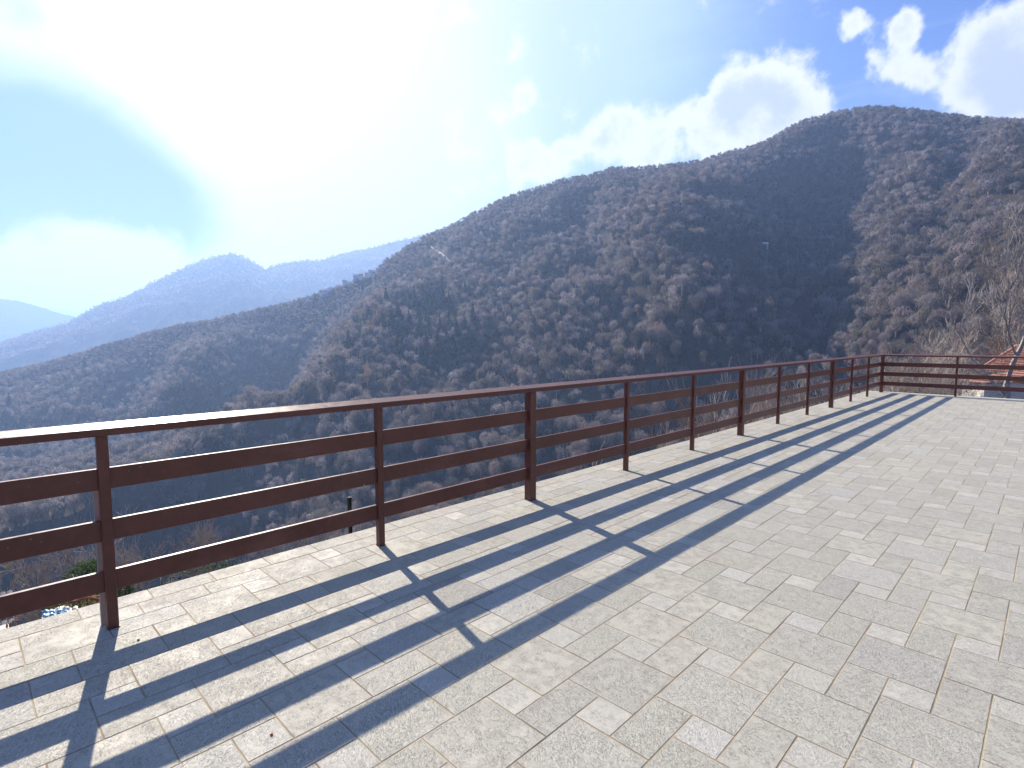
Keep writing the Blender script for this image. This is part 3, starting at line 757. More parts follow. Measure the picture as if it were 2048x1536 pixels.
def plank(x0, x1, y0, y1, z0, z1):
    mb = MB(); mb.box(x0, x1, y0, y1, z0, z1, 0.002)
    me = mb.mesh('rail_bar'); me.materials.append(RAILM); return put('rail_bar', me, None, railing)
for k in range(len(posts_y)-1):
    i = k-4
    ha = 0.037 if (i-2) % 3 == 0 else 0.0225; hb_ = 0.037 if (i-1) % 3 == 0 else 0.0225
    for (z0, z1) in PLK:
        plank(-0.020, 0.004, posts_y[k]+ha-0.003, posts_y[k+1]-hb_+0.003, z0, z1)
yc = posts_y[-1]
for k in range(7):
    ha = 0.037 if k % 3 == 0 else 0.0225; hb_ = 0.037 if (k+1) % 3 == 0 else 0.0225
    for (z0, z1) in PLK:
        plank(1.518*k+ha-0.003, 1.518*(k+1)-hb_+0.003, yc-0.004, yc+0.020, z0, z1)
def handrail(fn, s0, s1):
    """flat section whose top face leans inwards; fn maps (across, along, height) to the world"""
    prof = [(-0.045, RB), (-0.045, RB+0.052), (-0.042, RB+0.0548), (0.042, RB+0.0345), (0.045, RB+0.031), (0.045, RB)]
    mb = MB(); n = len(prof); b = []
    for s_ in (s0, s1):
        b.append([fn(x, s_, z) for x, z in prof])
    for i in range(n):
        k = (i+1) % n; mb.face([b[0][i], b[0][k], b[1][k], b[1][i]])
    mb.face(b[0][::-1]); mb.face(b[1])
    me = mb.mesh('handrail'); bm = bmesh.new(); bm.from_mesh(me); bmesh.ops.recalc_face_normals(bm, faces=bm.faces); bm.to_mesh(me); bm.free()
    return put('handrail', me, RAILM, railing)
handrail(lambda x, y, z: (x, y, z), posts_y[0]-0.3, yc+0.045)
handrail(lambda x, y, z: (y, yc-x, z-0.0006), 0.0455, 1.518*7)

# grey stub post fixed outside the first post in view
mb = MB(); mb.box(-0.012, 0.012, -0.012, 0.012, -0.003, 0.685, 0.003); mb.box(-0.02, 0.02, -0.02, 0.02, 0.686, 0.694)
tag(put('fence_stub', mb.mesh('fence_stub'), GALV, None, (FX-0.060, 0.436, 0)), 'pale grey metal stub post standing outside the railing behind its left post', 'post')

# ------------------------------------------------------------------ near trees and plants
def grow(mbt, mbc, p, d, length, rad, depth, rnd, spread, up, minr, segs=3, ratio=0.72, kids=(2, 4), wig=0.16):
    pts = [p.copy()]; rads = [rad]
    q = p.copy(); dd = d.copy()
    for s in range(segs):
        dd = (dd+Vector((rnd.gauss(0, wig), rnd.gauss(0, wig), rnd.gauss(0, wig)+up*0.12))).normalized()
        q = q+dd*(length/segs); pts.append(q.copy()); rads.append(rad*(1-(1-ratio)*(s+1)/segs))
    (mbt if rad > minr*6 and depth >= 4 else mbc).tube(pts, rads, 6 if rad > 0.05 else (4 if rad > 0.015 else 3), cap=False)
    if depth == 0: return
    n = rnd.randint(*kids)
    for k in range(n):
        at_ = rnd.uniform(0.35, 1.0) if k else 1.0
        seg = at_*segs; i0 = min(int(seg), segs-1); fr_ = seg-i0
        pp = pts[i0].lerp(pts[i0+1], fr_)
        ax = Vector((rnd.gauss(0, 1), rnd.gauss(0, 1), rnd.gauss(0, 1))); ax = (ax-dd*ax.dot(dd)).normalized()
        sp_ = spread*(0.45 if k == 0 else 1.0)*rnd.uniform(0.6, 1.3)
        nd = (dd+ax*sp_+Vector((0, 0, up*0.2))).normalized()
        grow(mbt, mbc, pp, nd, length*rnd.uniform(0.62, 0.86)*(1.0 if k == 0 else 0.9), max(minr, rads[-1]*(0.85 if k == 0 else 0.6)), depth-1, rnd, spread, up, minr, segs, ratio, kids, wig)
def bark2(name, c1, c2):
    m, t, b = material(name)
    n_ = t.noise(t.n('ShaderNodeTexCoord').outputs['Object'], 9.0, 4, 0.6)
    rnd = t.n('ShaderNodeObjectInfo').outputs['Random']
    cc = t.ramp(n_.outputs[0], [(0.35, c1), (0.65, c2)])
    cc = t.mix(1.0, cc, t.ramp(rnd, [(0, (0.8, 0.8, 0.82)), (1, (1.25, 1.15, 1.05))]), 'MULTIPLY')
    link(t, cc, b.inputs['Base Color']); b.inputs['Roughness'].default_value = 0.85; b.inputs['Specular IOR Level'].default_value = 0.25
    return m
GREYB = bark2('grey_bark', (0.27, 0.235, 0.20), (0.44, 0.39, 0.34))
PALEB = bark2('pale_bark', (0.34, 0.30, 0.26), (0.50, 0.45, 0.40))
BROWNB = bark2('brown_bark', (0.22, 0.16, 0.115), (0.36, 0.275, 0.21))
def branch_tree(name, seed, height, depth, spread, up, r0, mat, loc, stems=1, kids=(2, 4), minr=0.006, label=None, group=None, cat='tree', wig=0.16):
    rnd = random.Random(seed); t, c = MB(), MB()
    for s in range(stems):
        d0 = Vector((rnd.gauss(0, 0.10 if stems == 1 else 0.35), rnd.gauss(0, 0.10 if stems == 1 else 0.35), 1)).normalized()
        b0 = Vector((rnd.gauss(0, 0.02), rnd.gauss(0, 0.02), -0.3)) if stems == 1 else Vector((rnd.gauss(0, 0.3), rnd.gauss(0, 0.3), -0.3))
        grow(t, c, b0, d0, height*0.36, r0*(1 if stems == 1 else rnd.uniform(0.6, 1)), depth, rnd, spread, up, minr, kids=kids, wig=wig)
    r_ = root(name, loc, rnd.uniform(0, 6.28))
    if len(t.v): put('trunk', t.mesh('trunk'), mat, r_)
    if len(c.v): put('crown', c.mesh('crown'), mat, r_)
    if label: tag(r_, label, cat, group)
    return r_
def at_px(px, dist, z=None):
    a_ = az_of(px) if not isinstance(px, tuple) else az_el(*px)[0]
    x, y = dist*math.sin(a_), dist*math.cos(a_)
    return (x, y, float(ground_z(x, y)[0]) if z is None else z)

# shaggy scrub beyond the far rail, right of the corner
protos = [branch_tree('bare_tree', 100+k, 7.5, 6, 0.62, 0.5, 0.10, (GREYB, BROWNB)[k % 2], (0, 0, -3000), kids=(2, 4), minr=0.007) for k in range(4)]
G1 = 'bare scrub trees beyond the far corner of the railing'
spots = [(1800, 27, 0.72), (1835, 30, 0.90), (1830, 26, 0.72), (1868, 33, 0.95), (1850, 29, 0.8), (1935, 56, 1.7), (1965, 60, 1.8), (1985, 64, 1.9), (1850, 44, 1.2), (1905, 62, 1.7), (1955, 66, 1.9), (1820, 38, 0.9), (1872, 40, 1.1), (2010, 68, 2.0), (2040, 66, 2.0), (2075, 58, 1.8), (1795, 24, 0.42), (1845, 22.5, 0.5), (1815, 22, 0.5), (1825, 23, 0.45), (2110, 60, 1.9), (2150, 44, 1.5), (1780, 34, 0.6), (1860, 36, 0.95), (1790, 75, 1.6), (1810, 92, 1.8), (1832, 72, 1.6), (1852, 86, 1.8), (1768, 96, 1.7), (1872, 100, 1.9), (1890, 78, 1.7)]+[(1794+11*k, 27+(k*7 % 19), 1.0) for k in range(9)]
rnd = random.Random(5)
for k, (px, dist, s) in enumerate(spots):
    o = protos[k] if k < 4 else copy_tree(protos[k % 4])
    loc = at_px(px, dist); hp_ = max(v.co.z for c in protos[k % 4].children for v in c.data.vertices)
    row = np.interp(px, [1780, 1800, 1850, 1900, 1960, 2000, 2048, 2150], [705, 690, 660, 642, 645, 600, 545, 500])
    full = (EYE+dist*math.tan(az_el(px, row)[1])-loc[2])/hp_
    s = full*rnd.uniform(0.72, 1.03)*(1.0 if s > 0.55 else 0.6)
    o.location = loc; o.scale = (s*1.15, s*1.15, s); o.rotation_euler = (0, 0, rnd.uniform(0, 6.28))
    tag(o, 'brown grey bare scrub tree in the thicket beyond the far railing corner', 'tree', G1)
tall = branch_tree('bare_tree', 81, 9.6, 7, 0.55, 0.50, 0.15, PALEB, at_px(2044, 31), kids=(2, 4), wig=0.09, minr=0.008, label='tall pale barked bare tree at the right edge in front of the red roofed house')
# bushes and stems just outside the long side of the railing
sap = [branch_tree('bare_shrub', 200+k, 2.4, 4, 0.45, 0.7, 0.022, (GREYB, BROWNB)[k % 2], (0, 0, -3000), stems=4, kids=(2, 3), minr=0.003) for k in range(3)]
G2 = 'bare shrubs just outside the long railing'
sp2 = [(-5.0, 3.2, 0.9), (-4.8, 4.6, 0.8), (-4.4, 7.7, 1.1), (-4.6, 8.6, 0.9), (-4.3, 9.6, 1.1), (-4.5, 10.4, 1.25), (-4.2, 11.2, 1.3), (-4.4, 12.0, 1.45), (-4.2, 12.9, 1.3), (-4.5, 13.7, 1.5), (-4.1, 14.5, 1.4), (-4.3, 15.5, 1.4), (-4.0, 16.4, 1.5), (-5.4, 12.4, 1.5), (-5.2, 14.2, 1.6), (-5.0, 16.0, 1.7), (-3.9, 17.8, 1.3), (-2.9, 18.2, 1.1), (-1.9, 18.4, 1.0), (-0.9, 18.6, 1.1)]
for k, (x, y, s) in enumerate(sp2):
    if y < 17: x -= 0.75
    else: y += 0.5
    o = sap[k] if k < 3 else copy_tree(sap[k % 3])
    o.location = (x, y, max(float(ground_z(x, y)[0]), -2.9 if y > 6 else -3.2)); o.scale = (s, s, s*1.1); o.rotation_euler = (0, 0, rnd.uniform(0, 6.28))
    tag(o, 'thin bare shrub with pale stems rising just outside the terrace edge', 'shrub', G2)
# bare trees on the slope below, seen between the rails at the left
def standing(px, py_top, dist):
    """foot on the ground at this distance; returns location and the height that reaches the given row"""
    loc = at_px(px, dist); e = az_el(px, py_top)[1]
    return loc, EYE+dist*math.tan(e)-loc[2]
G3 = 'bare trees on the slope below the left end of the railing'
for k, (px, py, dist, br) in enumerate([(255, 1045, 38, 0), (300, 1060, 42, 1), (345, 1070, 40, 1), (560, 1003, 62, 0), (520, 1030, 60, 1), (600, 1020, 64, 1), (215, 1075, 46, 0), (20, 1085, 42, 0), (-40, 1080, 32, 1), (420, 1085, 44, 1), (470, 1062, 52, 0), (660, 1030, 60, 1), (70, 1108, 36, 1), (720, 1010, 70, 1), (390, 1050, 55, 0)]):
    loc, H_ = standing(px, py, dist)
    H_ = max(H_, 3.0)
    branch_tree('bare_tree', 300+k, H_, 6, 0.6, 0.5, 0.012*H_+0.03, (PALEB, GREYB)[br], loc, kids=(2, 4), minr=0.012, label='bare branching tree on the bank below the railing', group=G3)

# leafy trees: many small leaf faces round limbs
def leafy(name, seed, H_, n, mat, loc, label, leaf=0.09, wfac=0.32, trunk=True, cat='tree', group=None, bottom=0.2):
    r = np.random.RandomState(seed)
    lob = 9; cs = r.normal(size=(lob, 3)); cs /= np.linalg.norm(cs, axis=1)[:, None]
    cs = cs*np.array([wfac, wfac, 0.28])*H_*0.75+np.array([0, 0, H_*(0.5+bottom/2)])
    k = r.randint(0, lob, n); d = r.normal(size=(n, 3)); d /= np.linalg.norm(d, axis=1)[:, None]
    p = cs[k]+d*(H_*wfac*0.5)*(r.uniform(0.3, 1, n)**0.5)[:, None]
    s1 = r.normal(size=(n, 3)); s1 /= np.linalg.norm(s1, axis=1)[:, None]
    s2 = np.cross(s1, r.normal(size=(n, 3))); s2 /= np.linalg.norm(s2, axis=1)[:, None]
    L = leaf*r.uniform(0.6, 1.4, n)[:, None]
    V = np.stack([p-s1*L, p+s2*L*0.45, p+s1*L, p-s2*L*0.45], 1).reshape(-1, 3)
    me = tri_mesh('crown', V, np.arange(len(V)).reshape(-1, 4), {'tint': r.rand(n)*0.5})
    ro = root(name, loc)
    put('crown', me, mat, ro)
    if trunk:
        t, c = MB(), MB(); grow(t, t, Vector((0, 0, -0.4)), Vector((0, 0, 1)), H_*0.4, H_*0.018, 3, random.Random(seed), 0.5, 0.5, 0.01)
        put('trunk', t.mesh('trunk'), BROWNB, ro)
    tag(ro, label, cat, group); return ro
EVER = bark_mat('evergreen_leaves', [(0, (0.035, 0.065, 0.025)), (0.4, (0.06, 0.10, 0.035)), (0.8, (0.045, 0.08, 0.03)), (1, (0.035, 0.065, 0.025))], 0.6)
YELG = bark_mat('yellow_green_leaves', [(0, (0.14, 0.17, 0.045)), (0.5, (0.19, 0.21, 0.07)), (1, (0.13, 0.15, 0.05))], 0.6)
REDL = bark_mat('russet_leaves', [(0, (0.26, 0.085, 0.04)), (0.4, (0.36, 0.13, 0.06)), (0.7, (0.22, 0.10, 0.04)), (1, (0.30, 0.16, 0.07))], 0.7)
OCHL = bark_mat('ochre_leaves', [(0, (0.24, 0.18, 0.08)), (0.5, (0.20, 0.16, 0.10)), (1, (0.28, 0.19, 0.09))], 0.7)
loc, H_ = standing(172, 1095, 30); leafy('evergreen_tree', 1, H_, 15000, EVER, loc, 'dark green dense evergreen below the left railing post', 0.05, wfac=0.2)
loc, H_ = standing(130, 1110, 32); leafy('evergreen_tree', 2, H_, 12000, EVER, loc, 'lighter green evergreen left of the dark dense one below the railing', 0.05, wfac=0.22)
loc, H_ = standing(108, 1122, 24); leafy('young_tree', 3, H_, 1500, YELG, loc, 'slim yellow green young tree seen between the two lower rails', wfac=0.14, leaf=0.07)
loc, H_ = standing(22, 1216, 11.5); leafy('russet_bush', 4, max(H_, 1.2), 3200, REDL, loc, 'russet leaved bush under the bottom rail at the left edge', 0.045, 0.55, True, 'bush', bottom=0.0)
loc, H_ = standing(395, 1120, 20); leafy('evergreen_bush', 5, max(H_, 1.2), 2600, EVER, loc, 'small dark green bush just beyond the terrace edge between the left posts', 0.05, 0.45, True, 'bush')
loc, H_ = standing(1985, 690, 24); leafy('ochre_bush', 7, 1.6, 2000, OCHL, at_px(1975, 36), 'ochre brown leafy bush against the white house wall', 0.06, 0.5, True, 'bush')
loc, H_ = standing(1982, 690, 40); leafy('evergreen_tree', 8, 3.6, 2600, EVER, at_px(1958, 58), 'narrow dark evergreen in the thicket left of the red roof', 0.07, 0.16, True)

# ------------------------------------------------------------------ small things below the terrace at the left
# tiled roof of a shed
loc = at_px(2, 19.5)
shed = root('shed', (loc[0], loc[1], loc[2]), -az_of(2))
top = EYE+19.5*math.tan(az_el(2, 1172)[1])-loc[2]-1.1
mb = MB(); mb.box(-3.6, -0.3, 1.1, 2.3, -0.5, top-0.85); put('wall', mb.mesh('wall'), WALLM, shed)
mb = MB()
for k in range(24):
    x0 = -3.75+k*0.15
    for r in range(6, 12):
        y0, y1 = -0.35+r*0.23, -0.35+(r+1)*0.23+0.03
        z0 = top-0.86+r*0.078; z1 = z0+0.085
        pts = [(x0+0.07-0.07*math.cos(math.pi*j/4), 0.032*math.sin(math.pi*j/4)) for j in range(5)]
        for j in range(4):
            mb.face([(pts[j][0], y0, z0+pts[j][1]), (pts[j+1][0], y0, z0+pts[j+1][1]), (pts[j+1][0], y1, z1+pts[j+1][1]-0.015), (pts[j][0], y1, z1+pts[j][1]-0.015)])
put('roof', mb.mesh('roof'), GREYROOF, shed)
tag(shed, 'small shed with weathered grey tiled roof under the lower rail at the left edge', 'shed')
# curved red handrail of a garden path with dark posts
loc = at_px(140, 15.5); d1 = at_px(110, 14.6); d2 = at_px(172, 16.6)
zt = lambda px, py, dist: EYE+dist*math.tan(az_el(px, py)[1])
fr = root('garden_handrail', loc)
pA, pB, pM = Vector((d1[0], d1[1], zt(108, 1214, 14.6))), Vector((d2[0], d2[1], zt(172, 1210, 16.6))), Vector((loc[0], loc[1], zt(140, 1206, 15.5)+0.03))
L0 = Vector(loc); redm, *_ = painted('red_lacquer', (0.30, 0.06, 0.04), (0.42, 0.10, 0.07), 0.45)
mb = MB(); mb.tube([pA-L0, (pA.lerp(pM, 0.5)+Vector((0, 0, 0.02)))-L0, pM-L0, (pM.lerp(pB, 0.5)+Vector((0, 0, 0.015)))-L0, pB-L0], 0.035, 8); put('handrail', mb.mesh('handrail', True), redm, fr)
for q in (pA, pM, pB, pA.lerp(pM, 0.45)):
    mb = MB(); gz = float(ground_z(q.x, q.y)[0]); mb.tube([Vector((q.x, q.y, gz-0.2))-L0, q-L0], 0.02, 6); put('post', mb.mesh('post'), DARKP, fr)
tag(fr, 'curved red handrail on dark thin posts just below the terrace at the left', 'handrail')
# plastic sheeting
tarpm, t_, tb = material('white_blue_plastic')
link(t_, t_.ramp(t_.noise(t_.n('ShaderNodeTexCoord').outputs['Object'], 3.5, 2).outputs[0], [(0.47, (0.66, 0.68, 0.74)), (0.53, (0.22, 0.42, 0.48))], 'LINEAR'), tb.inputs['Base Color']); tb.inputs['Roughness'].default_value = 0.35
for k, (px, wd, lab) in enumerate(((70, 0.17, 'crumpled blue and white plastic sheet nearer the russet bush'), (93, 0.18, 'crumpled white plastic sheet right of the blue one beside the dark stems'))):
    loc = at_px(px, 12.6); zc = zt(px, 1229, 12.6); o_ = root('plastic_sheet', (loc[0], loc[1], zc), -az_of(px))
    n_ = 14; V = []
    rp = np.random.RandomState(60+k)
    for a_ in range(n_):
        for b_ in range(n_):
            V.append(((a_/(n_-1)-0.5)*2*wd, (b_/(n_-1)-0.5)*2*wd, 0.04*math.sin(a_*0.9+k)*math.cos(b_*1.1)+rp.uniform(-0.02, 0.02)-0.05))
    vid = np.arange(n_*n_).reshape(n_, n_); q_ = np.stack([vid[:-1, :-1], vid[1:, :-1], vid[1:, 1:], vid[:-1, 1:]], -1).reshape(-1, 4)
    me = tri_mesh('sheet', np.array(V), q_); o2 = put('sheet', me, tarpm, o_)
    md = o2.modifiers.new('thick', 'SOLIDIFY'); md.thickness = 0.01
    mb = MB(); mb.box(-wd*0.8, wd*0.8, -wd*0.8, wd*0.8, min(-0.5, loc[2]-zc-0.3), -0.17); put('pile', mb.mesh('pile'), WALLM, o_)
    tag(o_, lab, 'sheet')
# dark pole with a pale cap beyond the edge
a_, e_ = az_el(699, 995); dist = 13.0; x, y = dist*math.sin(a_), dist*math.cos(a_)
zg = float(ground_z(x, y)[0]); ztop = EYE+dist*math.tan(e_)
pl = root('garden_pole', (x, y, zg)); mb = MB(); mb.box(-0.035, 0.035, -0.035, 0.035, -0.3, ztop-zg, 0.004); put('pole', mb.mesh('pole', True), DARKP, pl)
mb = MB(); mb.box(-0.04, 0.04, -0.04, 0.04, ztop-zg+0.001, ztop-zg+0.018, 0.003); put('cap', mb.mesh('cap', True), GALV, pl)
tag(pl, 'dark square pole with small pale cap rising beyond the edge left of the second post', 'pole')
# short branch lying over the edge near the second post
# two bits of grit on the floor
for k, (px, py, lab) in enumerate(((277, 1281, 'small dark pebble on the sunlit tile right of the left post'), (543, 1470, 'small dark red pebble on a tile between the railing shadows'))):
    d = direction(px, py); t0 = -EYE/d.z
    mb = MB(); bmx = bmesh.new(); bmesh.ops.create_icosphere(bmx, subdivisions=2, radius=0.0055)
    for v in bmx.verts: v.co *= 1+0.25*math.sin(v.co.x*900+v.co.y*700+k); v.co.z *= 0.6
    me = bpy.data.meshes.new('pebble'); bmx.to_mesh(me); bmx.free()
    tag(put('pebble', me, DARKP if k == 0 else redm, None, (d.x*t0, d.y*t0, 0.0035)), lab, 'pebble')

# ------------------------------------------------------------------ house behind the far rail
def z_at(px, py, dist): return EYE+dist*math.tan(az_el(px, py)[1])
HD = 46.0
def hp(px, py, dist): 
    a_ = az_el(px, py)[0]; return Vector((dist*math.sin(a_), dist*math.cos(a_), z_at(px, py, dist)))
hc = hp(2006, 694, HD+3)
house = root('house', (hc.x, hc.y, float(ground_z(hc.x, hc.y)[0])))
H0 = Vector(house.location)
def tiled(mb, a, b, c, d, pitch=0.24, nrow=10, mi=0):
    """pantile slope: eave a-b, ridge d-c; half-round rolls running up the slope"""
    a, b, c, d = map(Vector, (a, b, c, d))
    nrm = (b-a).cross(d-a).normalized()
    n = max(2, int((b-a).length/pitch)); K = 4
    for k in range(n):
        for j in range(K):
            t0, t1 = (k+j/K)/n, (k+(j+1)/K)/n
            h0, h1 = 0.06*abs(math.sin(math.pi*j/K)), 0.06*abs(math.sin(math.pi*(j+1)/K))
            for r in range(nrow):
                s0, s1 = r/nrow, (r+1)/nrow
                p = lambda t, s, h: (a.lerp(b, t)).lerp(d.lerp(c, t), s)+nrm*h
                mb.face([p(t0, s0, h0+0.045), p(t1, s0, h1+0.045), p(t1, s1, h1), p(t0, s1, h0)], mi)
rt0 = Vector((direction(2040, 700).y, -direction(2040, 700).x, 0)).normalized()   # to the right as seen
_c, _s = math.cos(R(-54)), math.sin(R(-54)); rt0 = Vector((rt0.x*_c-rt0.y*_s, rt0.x*_s+rt0.y*_c, 0))
fw0 = Vector((-rt0.y, rt0.x, 0))
e1 = hp(1957, 741, HD-1.5)        # near left eave corner of the main roof
e1.z -= 0.0
apex = hp(2006, 694, HD+2.5)
eR = e1+rt0*11.0; eR.z = e1.z
eB = e1+fw0*8.0; eBR = eR+fw0*8.0
apexR = eR+fw0*4.0-rt0*4.0; apexR.z = apex.z
ap = e1+fw0*4.0+rt0*(apex-e1).dot(rt0); ap.z = apex.z
mb = MB()
L = lambda v: v-H0
tiled(mb, L(e1), L(eR), L(apexR), L(ap), nrow=11)
tiled(mb, L(eB), L(e1), L(ap), L(ap+Vector((0.02, 0, 0))), nrow=11)
tiled(mb, L(eBR), L(eB), L(ap), L(apexR), nrow=8)
tiled(mb, L(eR), L(eBR), L(apexR), L(apexR-Vector((0.02, 0, 0))), nrow=8)
roof = put('roof', mb.mesh('roof'), ROOFM, house)
mb = MB(); mb.tube([L(e1)+Vector((0, 0, 0.05)), L(ap)+Vector((0, 0, 0.08))], 0.11, 6); mb.tube([L(ap)+Vector((0, 0, 0.08)), L(apexR)+Vector((0, 0, 0.08))], 0.11, 6); mb.tube([L(eR)+Vector((0, 0, 0.05)), L(apexR)+Vector((0, 0, 0.08))], 0.11, 6)
put('ridge_tiles', mb.mesh('ridge_tiles', True), ROOFM, roof)
def prism(mb, pts, z0, z1):
    n = len(pts)
    for i in range(n):
        p, q = pts[i], pts[(i+1) % n]; mb.face([(p.x, p.y, z0), (q.x, q.y, z0), (q.x, q.y, z1), (p.x, p.y, z1)])
    mb.face([(p.x, p.y, z1) for p in pts])
mb = MB(); ins = 0.6
w = [L(e1)+rt0*ins+fw0*ins, L(eR)-rt0*ins+fw0*ins, L(eBR)-rt0*ins-fw0*ins, L(eB)+rt0*ins-fw0*ins]
prism(mb, w, -2.0, e1.z-H0.z-0.03); put('wall', mb.mesh('wall'), WALLM, house)
mb = MB()
for (aa, bb) in ((e1, eR), (eR, eBR), (eBR, eB), (eB, e1)):
    mb.tube([L(aa)-Vector((0, 0, 0.02)), L(bb)-Vector((0, 0, 0.02))], 0.07, 6)
put('gutter', mb.mesh('gutter', True), DARKW, house)
for k in range(3):
    c0 = w[0]+rt0*(1.4+k*3.0)-fw0*0.03; zc = e1.z-H0.z-1.7
    mb = MB(); q = [c0, c0+rt0*1.0]
    mb.face([(q[0].x, q[0].y, zc), (q[1].x, q[1].y, zc), (q[1].x, q[1].y, zc+1.2), (q[0].x, q[0].y, zc+1.2)]); wd_ = put('window', mb.mesh('window'), GLASS, house)
    mb = MB()
    for (s_, e_) in (((0, 0), (1, 0)), ((0, 1.2), (1, 1.2)), ((0, 0), (0, 1.2)), ((1, 0), (1, 1.2)), ((0.5, 0), (0.5, 1.2))):
        p_ = c0+rt0*s_[0]-fw0*0.01; q_ = c0+rt0*e_[0]-fw0*0.01
        mb.tube([(p_.x, p_.y, zc+s_[1]), (q_.x, q_.y, zc+e_[1])], 0.035, 4)
    put('frame', mb.mesh('frame'), DARKW, wd_)
# lower wing in front at the left
l1 = hp(1903, 762, HD-6.5); l2 = hp(1962, 768, HD-8.3)
wl = (l2-l1); wl.z = 0; wl.normalize(); wf = Vector((-wl.y, wl.x, 0))
l2 = l1+wl*((l2-l1).dot(wl)); l3 = l2+wf*5.0; l4 = l1+wf*5.0
tz_ = z_at(1935, 728, HD-4.5)
r1 = l4+wl*0.9; r2 = l3.copy(); r1.z = r2.z = tz_
for v in (l2, l3, l4): v.z = l1.z
mb = MB()
tiled(mb, L(l1), L(l2), L(r2), L(r1), nrow=10); tiled(mb, L(l4), L(l1), L(r1), L(r1+Vector((0.02, 0, 0))), nrow=8)
put('wing_roof', mb.mesh('wing_roof'), ROOFM, house)
mb = MB(); ww = [L(l1)+wl*0.35+wf*0.35, L(l2)-wl*0.25+wf*0.35, L(l3)-wl*0.25-wf*0.1, L(l4)+wl*0.35-wf*0.1]
prism(mb, ww, -2.0, l1.z-H0.z-0.02); put('wing_wall', mb.mesh('wing_wall'), WALLM, house)
tag(house, 'cream house with orange tiled hip roof and lower wing beyond the far railing', 'house')

# ------------------------------------------------------------------ village on the ridge
vill = [(618, 604, 7, 5, 'w'), (645, 592, 12, 7, 'w'), (655, 590, 10, 6, 'p'), (662, 584, 9, 5, 'w'), (675, 590, 5, 4, 'w'), (690, 566, 9, 5, 'w'), (712, 560, 11, 7, 'g'), (722, 558, 9, 6, 'w'), (735, 556, 9, 6, 'p'), (742, 552, 9, 7, 'w'), (748, 556, 7, 5, 'w'), (765, 545, 8, 10, 'p'), (1530, 494, 10, 4, 'g')]
pinkm, *_ = painted('pink_render', (0.60, 0.38, 0.30), (0.68, 0.46, 0.38), 0.9, nscale=1)
whitem, *_ = painted('white_render', (0.72, 0.70, 0.66), (0.84, 0.82, 0.78), 0.9, nscale=1)
slate, *_ = painted('pale_slate', (0.48, 0.47, 0.46), (0.64, 0.63, 0.61), 0.5, nscale=1)
for k, (px, py, wp, hpx, kind) in enumerate(vill):
    x, y, z, r0 = on_slope(px, py+2, 500)
    wd_, ht = wp*r0/F, hpx*r0/F*0.62
    z = z+(4.5 if px < 1000 else 1.5); wp *= 0.85
    wd_, ht = wp*r0/F, hpx*r0/F*0.62
    hs = root('village_house', (x, y, z), -math.atan2(x, y)+rnd.uniform(-0.5, 0.5))
    mb = MB(); mb.box(-wd_/2, wd_/2, -wd_*0.35, wd_*0.35, -6, ht); put('wall', mb.mesh('wall'), {'w': whitem, 'p': pinkm, 'g': slate}[kind], hs)
    mb = MB(); o_ = 0.5; rh = ht*0.5+1.2
    A_, B_, C_, D_ = (-wd_/2-o_, -wd_*0.35-o_, ht), (wd_/2+o_, -wd_*0.35-o_, ht), (wd_/2+o_, wd_*0.35+o_, ht), (-wd_/2-o_, wd_*0.35+o_, ht)
    E_, F_ = (-wd_/2-o_, 0, ht+rh), (wd_/2+o_, 0, ht+rh)
    mb.face([A_, B_, F_, E_]); mb.face([C_, D_, E_, F_]); mb.face([D_, A_, E_]); mb.face([B_, C_, F_]); mb.face([D_, C_, B_, A_])
    put('roof', mb.mesh('roof'), (slate, ROOFM)[k % 3 == 1], hs)
    mb = MB()
    for j in range(2):
        xx = -wd_*0.25+j*wd_*0.5-0.5; mb.face([(xx, -wd_*0.35-0.03, ht*0.35), (xx+1.0, -wd_*0.35-0.03, ht*0.35), (xx+1.0, -wd_*0.35-0.03, ht*0.75), (xx, -wd_*0.35-0.03, ht*0.75)])
    put('window', mb.mesh('window'), GLASS, hs)
    if px > 1000: tag(hs, 'small grey building alone in the woods on the big mountainside', 'house')
    else: tag(hs, 'tiny distant house of the village on the wooded ridge', 'house', 'houses of the ridge village')

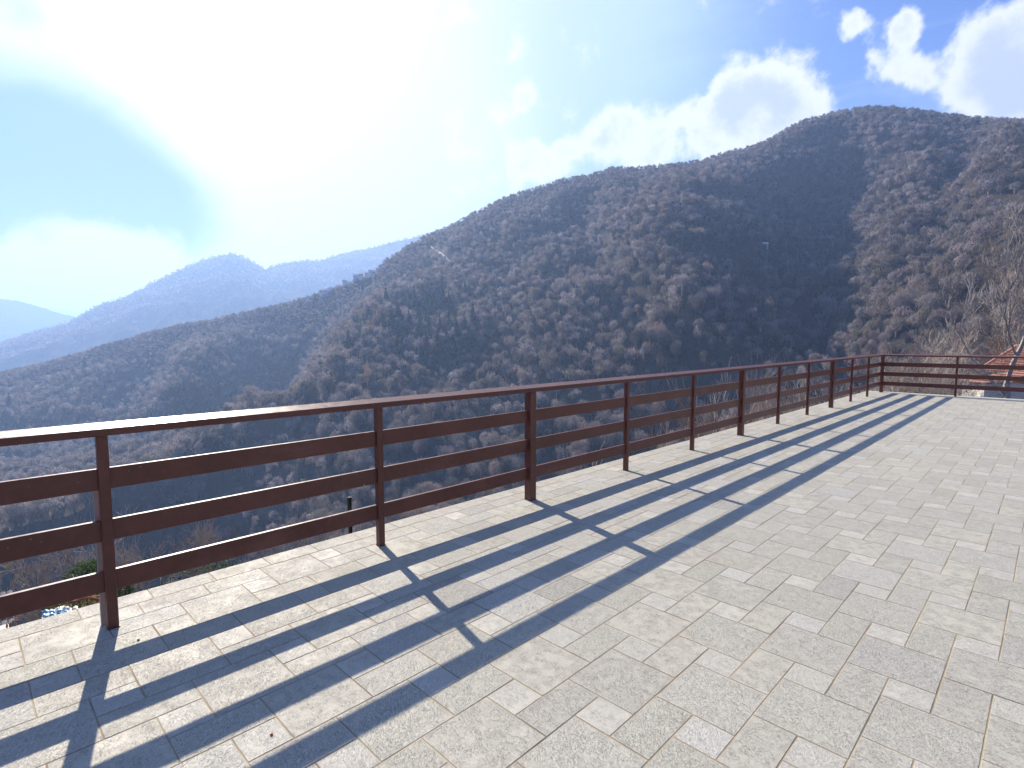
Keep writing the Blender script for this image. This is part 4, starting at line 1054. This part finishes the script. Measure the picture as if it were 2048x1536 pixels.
# ------------------------------------------------------------------ haze
hz = bpy.data.materials.new('haze'); hz.use_nodes = True; hz.node_tree.nodes.clear()
hzt = NT(hz.node_tree); ho = hzt.n('ShaderNodeOutputMaterial'); pvn = hzt.n('ShaderNodeVolumePrincipled')
pvn.inputs['Color'].default_value = (0.40, 0.60, 1.0, 1)
pvn.inputs['Density'].default_value = 0.00021
pvn.inputs['Anisotropy'].default_value = 0.36
hzt.t.links.new(pvn.outputs[0], ho.inputs['Volume'])
zmin = float(min(verts[:, 2].min(), -900))-1.0
mb = MB(); mb.box(-15500, 6000, -5000, 15500, zmin, 585)
tag(put('haze', mb.mesh('haze'), hz), kind='stuff')

# ------------------------------------------------------------------ labels that tell the counted groups apart
ORD = ['first', 'second', 'third', 'fourth', 'fifth', 'sixth', 'seventh', 'eighth', 'ninth', 'tenth', 'eleventh', 'twelfth', 'thirteenth', 'fourteenth', 'fifteenth', 'sixteenth',
       'seventeenth', 'eighteenth', 'nineteenth', 'twentieth', 'twenty-first', 'twenty-second', 'twenty-third', 'twenty-fourth', 'twenty-fifth', 'twenty-sixth', 'twenty-seventh', 'twenty-eighth', 'twenty-ninth', 'thirtieth', 'thirty-first', 'thirty-second', 'thirty-third', 'thirty-fourth', 'thirty-fifth', 'thirty-sixth', 'thirty-seventh', 'thirty-eighth', 'thirty-ninth', 'fortieth', 'forty-first', 'forty-second', 'forty-third', 'forty-fourth', 'forty-fifth', 'forty-sixth', 'forty-seventh', 'forty-eighth', 'forty-ninth', 'fiftieth']
def col_of(o):
    d = Vector(o.location)-Vector((0, 0, EYE)); return d.dot(rt)/max(1e-3, d.dot(fw))
for grp, text in (('bare scrub trees beyond the far corner of the railing', '%s bare scrub tree from the left in the thicket beyond the railing corner'),
                  ('bare shrubs just outside the long railing', '%s thin bare shrub from the left just outside the terrace railing'),
                  ('bare trees on the slope below the left end of the railing', '%s bare tree from the left on the bank seen through the rails'),
                  ('houses of the ridge village', '%s tiny house from the left in the village on the wooded ridge')):
    mem = sorted([o for o in COL.objects if o.parent is None and o.get('group') == grp], key=col_of)
    for i_, o in enumerate(mem): o['label'] = text % ORD[i_]
